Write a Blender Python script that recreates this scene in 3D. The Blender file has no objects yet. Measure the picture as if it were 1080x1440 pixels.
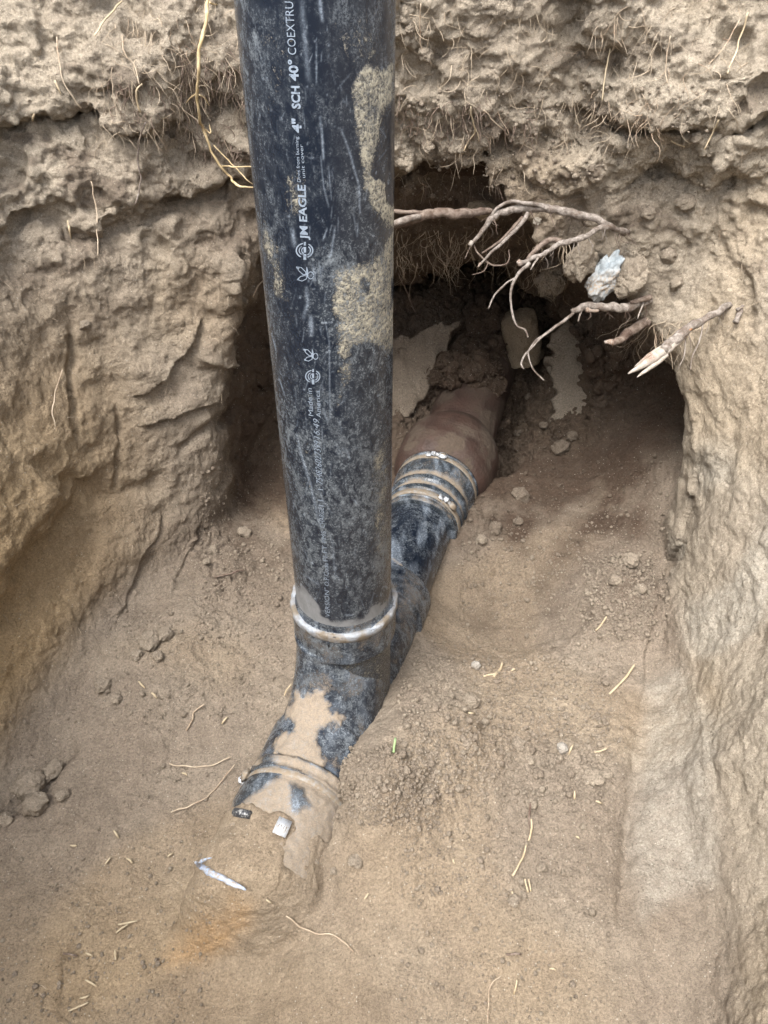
import bpy, bmesh, math, random
import numpy as np
from mathutils import Vector, Matrix
from concurrent.futures import ThreadPoolExecutor

S = bpy.context.scene
C = bpy.context.collection
# ------------------------------------------------------------------ camera
CAM = np.array([0.0, 0.0, 0.83]); PITCH = math.radians(39.4); FPX = 1060.0
cd = bpy.data.cameras.new('camera'); cam = bpy.data.objects.new('camera', cd); C.objects.link(cam)
cam.location = CAM; cam.rotation_euler = (math.pi/2 - PITCH, 0, 0)
cd.sensor_fit = 'VERTICAL'; cd.sensor_height = 36; cd.sensor_width = 27
cd.lens = 36*FPX/1440; cd.clip_start = 0.02; cd.clip_end = 400
S.camera = cam
# ------------------------------------------------------------------ sky, sun, exposure
SUN_EL, SUN_AZ = math.radians(61), math.radians(214)
w = bpy.data.worlds.new('World'); S.world = w; w.use_nodes = True
nt = w.node_tree; sky = nt.nodes.new('ShaderNodeTexSky'); sky.sky_type = 'NISHITA'; sky.sun_disc = False
sky.sun_elevation = SUN_EL; sky.sun_rotation = SUN_AZ; sky.air_density = 1.0; sky.dust_density = 3.0; sky.ozone_density = 0.6
hs = nt.nodes.new('ShaderNodeHueSaturation'); hs.inputs['Saturation'].default_value = 0.30
nt.links.new(sky.outputs[0], hs.inputs['Color'])
nt.links.new(hs.outputs[0], nt.nodes['Background'].inputs[0]); nt.nodes['Background'].inputs[1].default_value = 0.15
sd = bpy.data.lights.new('sun', 'SUN'); sd.energy = 1.4; sd.angle = math.radians(30); sd.color = (1, .955, .89)
sun = bpy.data.objects.new('sun', sd); C.objects.link(sun)
# direction to the sun, behind and above the camera, slightly left
sdir = Vector((math.sin(SUN_AZ)*math.cos(SUN_EL), math.cos(SUN_AZ)*math.cos(SUN_EL), math.sin(SUN_EL)))
sun.rotation_euler = sdir.to_track_quat('Z', 'Y').to_euler(); sun.location = (0, -1, 4)
S.view_settings.view_transform = 'Standard'; S.view_settings.look = 'None'
S.view_settings.exposure = 1.86; S.view_settings.gamma = 1; S.view_settings.use_curve_mapping = False
S.render.engine = 'CYCLES'

# ------------------------------------------------------------------ numpy helpers
rng = np.random.default_rng(7); random.seed(7)
cP, sP = math.cos(PITCH), math.sin(PITCH)
def ray(px, py):
    u = (px-540)/FPX; v = (720-py)/FPX
    return np.array([u, cP+v*sP, -sP+v*cP])
def at_z(px, py, z): d = ray(px, py); return CAM + d*(z-CAM[2])/d[2]
def at_y(px, py, y): d = ray(px, py); return CAM + d*(y-CAM[1])/d[1]
def proj(P):
    P = np.asarray(P, dtype=np.float64) - CAM
    dep = P[..., 1]*cP - P[..., 2]*sP; up = P[..., 1]*sP + P[..., 2]*cP
    dep = np.where(np.abs(dep) < 1e-4, 1e-4, dep)
    return 540 + FPX*P[..., 0]/dep, 720 - FPX*up/dep, dep
_g = np.random.default_rng(3).normal(size=(256, 3)).astype(np.float32); _g /= np.linalg.norm(_g, axis=1)[:, None]
def _h(i, j, k, s):
    h = (i.astype(np.uint32)*np.uint32(374761393)) ^ (j.astype(np.uint32)*np.uint32(668265263)) ^ (k.astype(np.uint32)*np.uint32(2246822519)) ^ np.uint32((s*3266489917) & 0xffffffff)
    h = (h ^ (h >> np.uint32(13)))*np.uint32(1274126177)
    return h ^ (h >> np.uint32(16))
POOL = ThreadPoolExecutor(4)
def chunked(fn):
    def g(P, *a, **k):
        if len(P) < 60000: return fn(P, *a, **k)
        parts = np.array_split(P, max(4, len(P)//40000))
        r = list(POOL.map(lambda q: fn(q, *a, **k), parts))
        return tuple(np.concatenate(c) for c in zip(*r)) if isinstance(r[0], tuple) else np.concatenate(r)
    return g
@chunked
def perlin(P, sc, seed=0, an=(1, 1, 1)):
    p = (P*np.array(an, dtype=np.float32)*np.float32(sc)).astype(np.float32) + np.float32(500.0)
    fl = np.floor(p); i = fl.astype(np.int32); f = p - fl
    u = f*f*f*(f*(f*6-15)+10)
    o = 0
    for dx in (0, 1):
        wx = u[:, 0] if dx else 1-u[:, 0]
        for dy in (0, 1):
            wy = u[:, 1] if dy else 1-u[:, 1]
            for dz in (0, 1):
                wz = u[:, 2] if dz else 1-u[:, 2]
                g = _g[_h(i[:, 0]+dx, i[:, 1]+dy, i[:, 2]+dz, seed) & np.uint32(255)]
                o = o + wx*wy*wz*(g[:, 0]*(f[:, 0]-dx)+g[:, 1]*(f[:, 1]-dy)+g[:, 2]*(f[:, 2]-dz))
    return o*1.5
def fbm(P, sc, oct=3, seed=0, an=(1, 1, 1), gain=.5):
    o = 0; a = 1
    for k in range(oct): o = o + a*perlin(P, sc*2.03**k, seed+k*17, an); a *= gain
    return o
@chunked
def worley(P, sc, seed=0, an=(1, 1, 1)):
    p = (P*np.array(an, dtype=np.float32)*np.float32(sc)).astype(np.float32) + np.float32(500.0)
    fl = np.floor(p); i = fl.astype(np.int32); f = p - fl
    d1 = np.full(len(p), 9., np.float32); d2 = d1.copy(); idv = np.zeros(len(p), np.float32)
    for dx in (-1, 0, 1):
        for dy in (-1, 0, 1):
            for dz in (-1, 0, 1):
                h = _h(i[:, 0]+dx, i[:, 1]+dy, i[:, 2]+dz, seed)
                ox = (h & np.uint32(1023)).astype(np.float32)/1023; oy = ((h >> np.uint32(10)) & np.uint32(1023)).astype(np.float32)/1023; oz = ((h >> np.uint32(20)) & np.uint32(1023)).astype(np.float32)/1023
                d = np.sqrt((dx+ox-f[:, 0])**2+(dy+oy-f[:, 1])**2+(dz+oz-f[:, 2])**2)
                n = d < d1
                d2 = np.where(n, d1, np.minimum(d2, d)); d1 = np.where(n, d, d1)
                idv = np.where(n, (h & np.uint32(255)).astype(np.float32)/255, idv)
    return d1, d2, idv
def ss(a, b, x): t = np.clip((x-a)/(b-a), 0, 1); return t*t*(3-2*t)
def smin(a, b, k): h = np.clip(.5+.5*(b-a)/k, 0, 1); return b+(a-b)*h - k*h*(1-h)
def smax(a, b, k): return -smin(-a, -b, k)
def polydist(px, py, pts):
    """signed side + distance to a polyline in the plane; t = run along it 0..1"""
    best = np.full(px.shape, 1e9); side = np.zeros(px.shape); tt = np.zeros(px.shape); n = len(pts)-1
    for k in range(n):
        ax, ay = pts[k]; bx, by = pts[k+1]; dx, dy = bx-ax, by-ay; L = dx*dx+dy*dy
        t = np.clip(((px-ax)*dx+(py-ay)*dy)/L, 0, 1)
        ex, ey = px-(ax+t*dx), py-(ay+t*dy); d = np.hypot(ex, ey); m = d < best
        best = np.where(m, d, best); side = np.where(m, np.sign(dx*(py-ay)-dy*(px-ax)), side); tt = np.where(m, (k+t)/n, tt)
    return best, side, tt
def inpoly(px, py, pts):
    """signed distance in pixels, positive inside"""
    c = np.zeros(px.shape, bool); n = len(pts)
    for k in range(n):
        x1, y1 = pts[k]; x2, y2 = pts[(k+1) % n]
        if y1 == y2: continue
        c ^= ((y1 > py) != (y2 > py)) & (px < (x2-x1)*(py-y1)/(y2-y1)+x1)
    d, _, _ = polydist(px, py, list(pts)+[pts[0]])
    return np.where(c, d, -d)

def surface_nets(F, org, h):
    I = F < 0
    nx, ny, nz = F.shape
    cnt = np.zeros((nx-1, ny-1, nz-1), np.int8)
    for a in (0, 1):
        for b in (0, 1):
            for c in (0, 1): cnt += I[a:nx-1+a, b:ny-1+b, c:nz-1+c]
    act = (cnt > 0) & (cnt < 8); del cnt
    ci = np.argwhere(act).astype(np.int32)
    vid = np.full(act.shape, -1, np.int32); vid[ci[:, 0], ci[:, 1], ci[:, 2]] = np.arange(len(ci))
    acc = np.zeros((len(ci), 3), np.float64); num = np.zeros(len(ci))
    cor = [(a, b, c) for a in (0, 1) for b in (0, 1) for c in (0, 1)]
    V = {o: F[ci[:, 0]+o[0], ci[:, 1]+o[1], ci[:, 2]+o[2]].astype(np.float64) for o in cor}
    for o in cor:
        for ax in range(3):
            if o[ax]: continue
            q = list(o); q[ax] = 1; q = tuple(q)
            a, b = V[o], V[q]; m = (a < 0) != (b < 0)
            t = np.where(m, a/np.where(m, a-b, 1), 0)
            for k in range(3): acc[:, k] += np.where(m, o[k]+(t if k == ax else 0), 0)
            num += m
    P = (ci + acc/num[:, None])*h + org
    quads = []
    for ax in range(3):
        s0 = [slice(None)]*3; s1 = [slice(None)]*3; s0[ax] = slice(0, -1); s1[ax] = slice(1, None)
        A = I[tuple(s0)]; B = I[tuple(s1)]
        e = np.argwhere(A != B); o1, o2 = [k for k in range(3) if k != ax]
        e = e[(e[:, o1] > 0) & (e[:, o2] > 0) & (e[:, o1] < F.shape[o1]-1) & (e[:, o2] < F.shape[o2]-1)]
        def g(d1, d2):
            q = e.copy(); q[:, o1] -= d1; q[:, o2] -= d2; return vid[q[:, 0], q[:, 1], q[:, 2]]
        Q = np.stack([g(1, 1), g(0, 1), g(0, 0), g(1, 0)], 1)
        flip = ~A[e[:, 0], e[:, 1], e[:, 2]]
        if ax == 1: flip = ~flip
        Q[flip] = Q[flip][:, ::-1]
        quads.append(Q)
    return P, np.concatenate(quads)

def compact(P, Q):
    u, inv = np.unique(Q, return_inverse=True); return P[u], inv.reshape(Q.shape).astype(np.int32), u
def vnormals(P, Q):
    a = P[Q[:, 2]]-P[Q[:, 0]]; b = P[Q[:, 3]]-P[Q[:, 1]] if Q.shape[1] == 4 else P[Q[:, 1]]-P[Q[:, 0]]
    n = np.cross(a, b); N = np.zeros_like(P)
    for k in range(Q.shape[1]):
        for c in range(3): N[:, c] += np.bincount(Q[:, k], n[:, c], len(P))
    L = np.linalg.norm(N, axis=1); L[L == 0] = 1
    return N/L[:, None]
def smooth_mesh(P, Q, it=1, f=.5):
    E = np.concatenate([Q[:, [k, (k+1) % 4]] for k in range(4)])
    for _ in range(it):
        A = np.zeros_like(P); c = np.bincount(E[:, 0], minlength=len(P))+np.bincount(E[:, 1], minlength=len(P))
        for d in range(3): A[:, d] = np.bincount(E[:, 0], P[E[:, 1], d], len(P))+np.bincount(E[:, 1], P[E[:, 0], d], len(P))
        c[c == 0] = 1
        P = P*(1-f)+f*A/c[:, None]
    return P
def subdivide(P, Q):
    E = np.concatenate([Q[:, [k, (k+1) % 4]] for k in range(4)]); E.sort(axis=1)
    key = E[:, 0].astype(np.int64)*len(P)+E[:, 1]
    u, inv = np.unique(key, return_inverse=True); m = len(Q)
    ea, eb = u//len(P), u % len(P)
    mid = (P[ea]+P[eb])/2; cen = P[Q].mean(1)
    n0 = len(P); n1 = n0+len(mid)
    e = [inv[k*m:(k+1)*m]+n0 for k in range(4)]; c = np.arange(m)+n1
    R = np.concatenate([np.stack([Q[:, k], e[k], c, e[(k+3) % 4]], 1) for k in range(4)])
    return np.concatenate([P, mid, cen]), R.astype(np.int32)
def mesh_np(name, P, Q, smooth=True):
    me = bpy.data.meshes.new(name); nf, k = Q.shape
    me.vertices.add(len(P)); me.vertices.foreach_set('co', np.ascontiguousarray(P, np.float32).ravel())
    me.loops.add(nf*k); me.loops.foreach_set('vertex_index', Q.astype(np.int32).ravel())
    me.polygons.add(nf); me.polygons.foreach_set('loop_start', np.arange(0, nf*k, k, dtype=np.int32))
    try: me.polygons.foreach_set('loop_total', np.full(nf, k, np.int32))
    except Exception: pass
    me.update(calc_edges=True)
    if smooth: me.polygons.foreach_set('use_smooth', np.ones(nf, bool))
    return me
def fattr(me, name, v):
    a = me.attributes.new(name, 'FLOAT', 'POINT'); a.data.foreach_set('value', np.ascontiguousarray(v, np.float32))
def link(name, me, mat=None, parent=None, **kw):
    o = bpy.data.objects.new(name, me); C.objects.link(o)
    if mat is not None and me is not None and len(me.materials) == 0: me.materials.append(mat)
    if parent is not None: o.parent = parent
    for k, v in kw.items(): o[k] = v
    return o
def empty(name, loc, label, cat, group=None):
    o = bpy.data.objects.new(name, None); C.objects.link(o); o.location = loc; o.empty_display_size = .02
    o['label'] = label; o['category'] = cat
    if group: o['group'] = group
    return o

# ------------------------------------------------------------------ material helpers
class NT:
    def __init__(s, name):
        s.m = bpy.data.materials.new(name); s.m.use_nodes = True; s.t = s.m.node_tree
        s.b = s.t.nodes['Principled BSDF']
    def n(s, ty, **kw):
        nd = s.t.nodes.new('ShaderNode'+ty)
        for k, v in kw.items(): setattr(nd, k, v)
        return nd
    def put(s, sock, v):
        if isinstance(v, bpy.types.NodeSocket): s.t.links.new(v, sock)
        elif isinstance(v, (tuple, list)): sock.default_value = tuple(v)+((1,) if len(v) == 3 and len(sock.default_value) == 4 else ())
        else: sock.default_value = v
    def coord(s): return s.n('TexCoord').outputs['Object']
    def attr(s, name): return s.n('Attribute', attribute_name=name).outputs['Fac']
    def math(s, op, a, b=0., c=None, clamp=False):
        nd = s.n('Math', operation=op, use_clamp=clamp); s.put(nd.inputs[0], a); s.put(nd.inputs[1], b)
        if c is not None: s.put(nd.inputs[2], c)
        return nd.outputs[0]
    def noise(s, vec, scale, detail=3, rough=.5, dist=0.):
        nd = s.n('TexNoise'); s.put(nd.inputs['Vector'], vec); nd.inputs['Scale'].default_value = scale
        nd.inputs['Detail'].default_value = detail; nd.inputs['Roughness'].default_value = rough; nd.inputs['Distortion'].default_value = dist
        return nd.outputs['Fac']
    def voro(s, vec, scale, out='Distance', feat='F1', rand=1.):
        nd = s.n('TexVoronoi', feature=feat); s.put(nd.inputs['Vector'], vec); nd.inputs['Scale'].default_value = scale; nd.inputs['Randomness'].default_value = rand
        return nd.outputs[out]
    def mapping(s, vec, sc=(1, 1, 1), loc=(0, 0, 0), rot=(0, 0, 0)):
        nd = s.n('Mapping'); s.put(nd.inputs['Vector'], vec); nd.inputs['Scale'].default_value = sc; nd.inputs['Location'].default_value = loc; nd.inputs['Rotation'].default_value = rot
        return nd.outputs[0]
    def ramp(s, fac, a, b, lo=0., hi=1., smooth=False):
        nd = s.n('MapRange', interpolation_type='SMOOTHSTEP' if smooth else 'LINEAR'); s.put(nd.inputs['Value'], fac); nd.inputs['From Min'].default_value = a; nd.inputs['From Max'].default_value = b
        nd.inputs['To Min'].default_value = lo; nd.inputs['To Max'].default_value = hi
        return nd.outputs[0]
    def mix(s, f, a, b, blend='MIX'):
        nd = s.n('Mix', data_type='RGBA', blend_type=blend); nd.clamp_factor = True
        s.put(nd.inputs[0], f); s.put(nd.inputs[6], a); s.put(nd.inputs[7], b); return nd.outputs[2]
    def bump(s, h, dist, strength=1., prev=None):
        nd = s.n('Bump'); s.put(nd.inputs['Height'], h); nd.inputs['Distance'].default_value = dist; nd.inputs['Strength'].default_value = strength
        if prev is not None: s.put(nd.inputs['Normal'], prev)
        return nd.outputs[0]
    def out(s, col=None, rough=None, nrm=None, metal=None, spec=None):
        if col is not None: s.put(s.b.inputs['Base Color'], col)
        if rough is not None: s.put(s.b.inputs['Roughness'], rough)
        if nrm is not None: s.put(s.b.inputs['Normal'], nrm)
        if metal is not None: s.put(s.b.inputs['Metallic'], metal)
        if spec is not None: s.put(s.b.inputs['Specular IOR Level'], spec)
        return s.m

TAN = (.296, .243, .190); GREYTAN = (.45, .387, .305); OCHRE = (.44, .315, .175); DAMP_SHADE = (.100, .070, .051)  # the darkest tone serves both wet soil and painted shade
def soil_material(name, bump_gain=1.):
    m = NT(name); v = m.coord()
    tone = m.attr('tone')      # 0 brown sand .. 1 pale grey
    ochre = m.attr('ochre'); damp = m.attr('damp'); pale = m.attr('pale'); orange = m.attr('orange')
    n1 = m.noise(v, 9, 4, .55); n2 = m.noise(v, 55, 5, .6); n3 = m.noise(v, 380, 3, .6); n4 = m.noise(v, 1100, 2, .6)
    c = m.mix(m.math('ADD', tone, m.ramp(n1, .3, .7, -.18, .18)), TAN, GREYTAN)
    c = m.mix(ochre, c, OCHRE)
    c = m.mix(m.math('ADD', damp, m.ramp(n2, .35, .7, -.10, .10), clamp=True), c, DAMP_SHADE)
    c = m.mix(m.math('MULTIPLY', pale, m.ramp(n2, .3, .6, .5, 1.)), c, (.47, .44, .38))
    c = m.mix(m.math('MULTIPLY', orange, m.ramp(m.noise(v, 75, 5, .7), 0.25, .7, .3, 1.)), c, (.56, .35, .17))
    k = m.math('MULTIPLY', m.ramp(n2, .25, .75, .80, 1.18), m.ramp(n3, .2, .8, .68, 1.32))
    k = m.math('MULTIPLY', k, m.ramp(n4, .25, .75, .70, 1.30))
    mul = m.n('VectorMath', operation='SCALE'); m.put(mul.inputs[0], c); m.put(mul.inputs['Scale'], k); c = mul.outputs[0]
    # pale quartz grains and dark bits
    g = m.voro(v, 420); gr = m.n('TexVoronoi'); m.put(gr.inputs['Vector'], v); gr.inputs['Scale'].default_value = 420
    sep = m.n('SeparateColor'); m.put(sep.inputs[0], gr.outputs['Color'])
    grain = m.math('MULTIPLY', m.math('GREATER_THAN', sep.outputs[0], .965), m.math('LESS_THAN', gr.outputs['Distance'], .28))
    c = m.mix(m.math('MULTIPLY', grain, .8), c, (.62, .57, .48))
    dk = m.math('MULTIPLY', m.math('LESS_THAN', sep.outputs[0], .025), m.math('LESS_THAN', gr.outputs['Distance'], .35))
    c = m.mix(m.math('MULTIPLY', dk, .55), c, (.07, .05, .035))
    rough = m.attr('rough')
    h1 = m.noise(v, 150, 6, .68); h2 = m.math('SUBTRACT', 1., m.voro(m.mapping(v, loc=(3, 1, 2)), 260)); h3 = m.noise(v, 800, 3, .7)
    b = m.bump(h1, .0050*bump_gain, 1.); 
    b = m.bump(m.math('MULTIPLY', h2, m.ramp(m.noise(v, 30, 2), .4, .62)), .0022*bump_gain, 1., b)
    b = m.bump(h3, .0024*bump_gain, 1., b)
    return m.out(c, .96, b, spec=.15)
SOIL = soil_material('sandy_soil')

# ------------------------------------------------------------------ the pit as a solid of soil
PC = np.array([.02, .5])
foot = [(.215, .12), (.312, .47), (.385, .70), (.41, .86), (.37, .98), (.15, 1.03), (-.1, 1.03), (-.24, .97), (-.345, .82), (-.415, .66), (-.46, .5), (-.45, .2), (-.38, -.1), (-.1, -.25), (.08, -.24), (.17, -.06)]
top = [(.50, .1), (.60, .45), (.60, .70), (.52, .86), (.39, .965), (.15, 1.0), (-.1, 1.02), (-.28, 1.02), (-.44, .96), (-.54, .8), (-.59, .5), (-.57, .15), (-.48, -.2), (-.1, -.42), (.15, -.4), (.35, -.15)]
THG = np.linspace(-math.pi, math.pi, 721)
def contour(pts):
    a = np.array(pts)-PC; th = np.arctan2(a[:, 1], a[:, 0]); r = np.hypot(a[:, 0], a[:, 1]); o = np.argsort(th); th, r = th[o], r[o]
    th = np.concatenate([th-2*math.pi, th, th+2*math.pi]); r = np.tile(r, 3); R = np.interp(THG, th, r)
    k = np.exp(-.5*(np.arange(-18, 19)/7.)**2); k /= k.sum()
    return np.convolve(np.concatenate([R[-19:-1], R, R[1:19]]), k, 'valid')
R0, R1 = contour(foot), contour(top)
PX0, PY0, PSL = -.113, .436, .323                    # the buried line: x = PX0 + PSL (y - PY0), z = 0
PD = np.array([PSL, 1., 0.]); PD /= np.linalg.norm(PD)
def pl(y, z=0.): return np.array([PX0+PSL*(y-PY0), y, z])
def gauss(x, y, cx, cy, rx, ry, a=0.):
    c, s = math.cos(a), math.sin(a); dx, dy = x-cx, y-cy
    return np.exp(-(((dx*c+dy*s)/rx)**2+((-dx*s+dy*c)/ry)**2))
def floor_z(x, y):
    z = -.012 + 0*x
    side = x-(PX0+PSL*(y-PY0))                       # + right of the line
    z = z + .050*gauss(x, y, .045, .53, .085, .115, .3) + .068*gauss(x, y, -.020, .450, .052, .085, .3)               # mound right of the fitting
    z = z + .030*ss(.03, .10, side)*ss(.75, .5, y)*ss(.15, .35, y)
    z = z - .045*gauss(x, y, .19, .80, .10, .085)                      # scooped hollow
    z = z + .055*gauss(x, y, .36, .80, .07, .10)                       # crumbly heap by the right wall
    z = z + .020*gauss(x, y, .26, .98, .12, .08)
    z = z + .035*gauss(x, y, -.33, .70, .10, .12) + .03*gauss(x, y, -.24, .88, .10, .1)
    z = z + .030*gauss(x, y, -.02, .98, .13, .09)
    z = z + .145*ss(1.16, 1.56, y)*(1-.25*ss(.2, .5, side))             # spoil in the tunnel
    z = z + .05*ss(1.05, 1.3, y)*ss(-.03, -.12, side)                   # banked left of the clay pipe
    z = z - .095*np.exp(-((side-.108)/.036)**2)*ss(1.10, 1.22, y)*ss(1.6, 1.42, y)
    z = z + .02*gauss(x, y, .30, 1.12, .1, .1) + .13*ss(.335, .51, x)*ss(.84, .98, y)
    z = z - .075*np.exp(-((side-.01)/.095)**2)*ss(1.18, 1.28, y)*ss(1.66, 1.50, y)
    z = z - .02*gauss(x, y, -.2, .45, .12, .2)
    return z
def f_void(P, fine=True):
    x, y, z = P[:, 0], P[:, 1], P[:, 2]
    dx, dy = x-PC[0], y-PC[1]; th = np.arctan2(dy, dx); r = np.hypot(dx, dy)
    t = np.clip(z/.6, -.2, 1.7)
    a0, a1 = np.interp(th, THG, R0), np.interp(th, THG, R1)
    R = a0+(a1-a0)*t
    back = ss(.55, .95, y)
    n1 = perlin(P, 5.5, 1); n2 = perlin(P, 13, 2, (1, 1, 1.2))
    zw = z + .040*n1 + .022*n2 + .05*np.clip(-x, 0, .5) + .012*perlin(P, 30, 4)
    led = .034*ss(.632, .642, zw) + .018*ss(.545, .553, zw)*ss(.66, .62, zw) - .028*ss(.622, .630, zw)*ss(.645, .634, zw) - .014*ss(.53, .54, zw)*ss(.56, .547, zw)
    R = R - led*back*ss(-.62, -.3, x)*(.15+1.15*ss(-.25, .35, perlin(P, 6.5, 12)))
    # the left wall breaks outward in a shelf above an undercut
    lw = ss(-.1, -.3, x)*ss(.95, .7, y)*ss(.35, .55, y)
    zs = z + .03*n1 - .12*(y-.7)
    R = R + lw*(.030*ss(.20, .165, zs)*ss(.05, .16, zs) - .02*ss(.20, .23, zs))
    fz = floor_z(x, y)
    pit = smax((r-R)*.92, fz-z, .045)
    yy = np.clip(y, .9, 2.)
    hw = np.interp(yy, [.9, 1., 1.25, 1.5, 2.], [.36, .355, .32, .275, .21])
    hh = np.interp(yy, [.9, 1., 1.12, 1.3, 1.45, 2.], [.56, .55, .50, .31, .245, .2])
    cx = np.interp(yy, [.9, 1.2, 1.5, 2.], [.085, .095, .12, .20])
    q = (((np.abs(x-cx)/hw)**2.6+(np.abs(z-.03)/hh)**2.6)**(1/2.6)-1)*np.minimum(hw, hh)
    q = smax(q, (.597*x+.803*z-.512)-.5*ss(1.02, 1.14, y), .02)
    el = np.sqrt(((x-.375)/.16)**2+((y-1.07)/.175)**2+((z-.12)/.20)**2); q = smin(q, (el-1)*.165, .03)
    tun = smax(np.maximum(q, np.maximum(.80-y, y-1.93)), fz-z, .04)
    v = smin(pit, tun, .022)
    # the dusty sleeve of soil over the near end of the line
    ax = P-pl(.20); s = ax@PD; ax = ax + np.stack([0*z, 0*z, .11*ss(.352, .295, y)], 1); rr = np.linalg.norm(ax-s[:, None]*PD, axis=1)
    hump = smax(np.maximum(rr-.0700, s-.234), -.35-s, .03)
    v = smax(v, -hump, .025)
    crust = np.linalg.norm(np.stack([x-(PX0+PSL*(y-PY0))+.020, z-.040-.19*(y-1.22)], 1), axis=1)-.040-.020*perlin(P, 28, 19)-.012*perlin(P, 60, 20)
    crust = np.maximum(crust, np.maximum(1.335-y, y-1.75)); v = smax(v, -crust, .02)
    near_pipe = np.exp(-((x-(PX0+PSL*(y-PY0)))/.075)**4)*ss(.5, .44, y)
    if fine:
        wall = ss(.02, .10, z-fz)*(1-near_pipe)
        heap = ss(1.15, 1.3, y)*ss(.2, .1, z-fz)
        up = ss(.36, .6, z)
        calm = 1-(1-up)*np.where(x > .15, .72, .64)*ss(1.1, .95, y)
        v = v + (.028*n1*(.5+.5*calm) + (.010+.008*up)*n2)*(.25+.75*wall*calm)
        n3 = fbm(P, 26, 2, 5); v = v + n3*(.0035+.0075*wall*calm+.016*heap)
        rid = 1-2*np.abs(perlin(P, 15, 9, (1, 1, .45))); v = v + rid*.008*wall*(1-.6*up)*calm
    gl = .97+.02*perlin(P, 3, 44)
    return smin(v, (gl-z), .03)
POOL2 = ThreadPoolExecutor(4)
def in_view(P):
    px, py, d = proj(P)
    return (d > .1) & (px > -200) & (px < 1280) & (py > -130) & (py < 1570) & (P[..., 2] < .94) & (P[..., 1] < 1.9)
def extract(h, K, want):
    LO = np.array([-.80, -.60, -.13]); HI = np.array([.80, 2.04, 1.05]); HC = h*K
    n = np.ceil((HI-LO)/HC).astype(int)
    gc = [LO[a]+HC*(np.arange(n[a])+.5) for a in range(3)]
    G = np.stack(np.meshgrid(*gc, indexing='ij'), -1).reshape(-1, 3)
    fc = np.concatenate(list(POOL2.map(lambda q: f_void(q, False), np.array_split(G, len(G)//20000+1)))).reshape(n)
    near = (np.abs(fc) < .05+HC) & want(G).reshape(n)
    F = np.repeat(np.repeat(np.repeat(np.where(fc < 0, 1., -1.).astype(np.float32), K, 0), K, 1), K, 2)
    bi = np.argwhere(near)
    off = np.stack(np.meshgrid(*[np.arange(K)]*3, indexing='ij'), -1).reshape(-1, 3)
    def work(b):
        idx = (b[:, None, :]*K+off[None]).reshape(-1, 3)
        F[idx[:, 0], idx[:, 1], idx[:, 2]] = -f_void((LO+(idx+.5)*h).astype(np.float32)).astype(np.float32)
    list(POOL2.map(work, np.array_split(bi, max(1, len(bi)//230))))
    P, Q = surface_nets(F, LO+.5*h, h)
    return smooth_mesh(P, Q, 1, .4), Q
def grow(G):
    m = in_view(G)
    for o in (.04, -.04):
        for a in range(3):
            e = np.zeros(3); e[a] = o; m = m | in_view(G+e)
    return m
Pv, Qv = extract(.0049, 5, grow)
k = in_view(Pv[Qv].mean(1)); Pv, Qv, _ = compact(Pv, Qv[k])
Po, Qo = extract(.0130, 3, lambda G: np.ones(len(G), bool))
c = Po[Qo].mean(1); pxo, pyo, do = proj(c)
k = in_view(c) & (pxo > -170) & (pxo < 1250) & (pyo > -100) & (pyo < 1540) & (c[:, 2] < .925) & (c[:, 1] < 1.88)
Po, Qo, _ = compact(Po, Qo[~k])
Pv, Qv = subdivide(Pv, Qv)
Pv = smooth_mesh(Pv, Qv, 1, .5)

CREASES = []   # (points in photo pixels, width px, depth m, kind)  kind 0 groove, 1 step (left of the line stands proud)
CREASES += [
 ([(99, 440), (101, 560), (110, 625)], 5, .012, 0), ([(163, 560), (166, 650), (162, 690)], 4, .006, 0),
 ([(40, 640), (90, 672), (140, 695), (200, 690), (245, 668)], 14, .012, 0),
 ([(228, 720), (215, 760), (190, 800), (175, 850), (160, 870)], 12, .005, 1), ([(285, 720), (262, 790), (240, 850)], 12, .004, 1),
 ([(340, 330), (335, 420), (320, 500), (310, 520)], 10, .016, 1), ([(280, 440), (270, 480), (230, 530), (180, 560)], 9, .009, 1),
 ([(330, 500), (300, 560), (240, 590), (190, 600)], 9, .009, 1), ([(250, 640), (300, 600), (350, 560)], 8, .010, 0),
 ([(985, 600), (978, 690), (955, 760), (925, 840), (905, 930), (900, 1010)], 14, .006, 1),
 ([(960, 850), (980, 960), (1000, 1060), (1010, 1150)], 12, .003, 1),
 ([(905, 1010), (895, 1100), (885, 1200), (870, 1320)], 14, .012, 0), ([(110, 1040), (60, 1100), (0, 1150)], 10, .014, 0),
 ([(205, 1320), (150, 1350), (100, 1400), (85, 1440)], 7, .004, 0), ([(140, 1270), (95, 1350), (85, 1430)], 7, .004, 0),
 ([(408, 1225), (418, 1185), (445, 1150), (475, 1122), (505, 1100)], 9, .013, 0),
 ([(600, 880), (650, 902), (720, 905), (800, 880), (840, 850)], 16, .010, 0),
]
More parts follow.
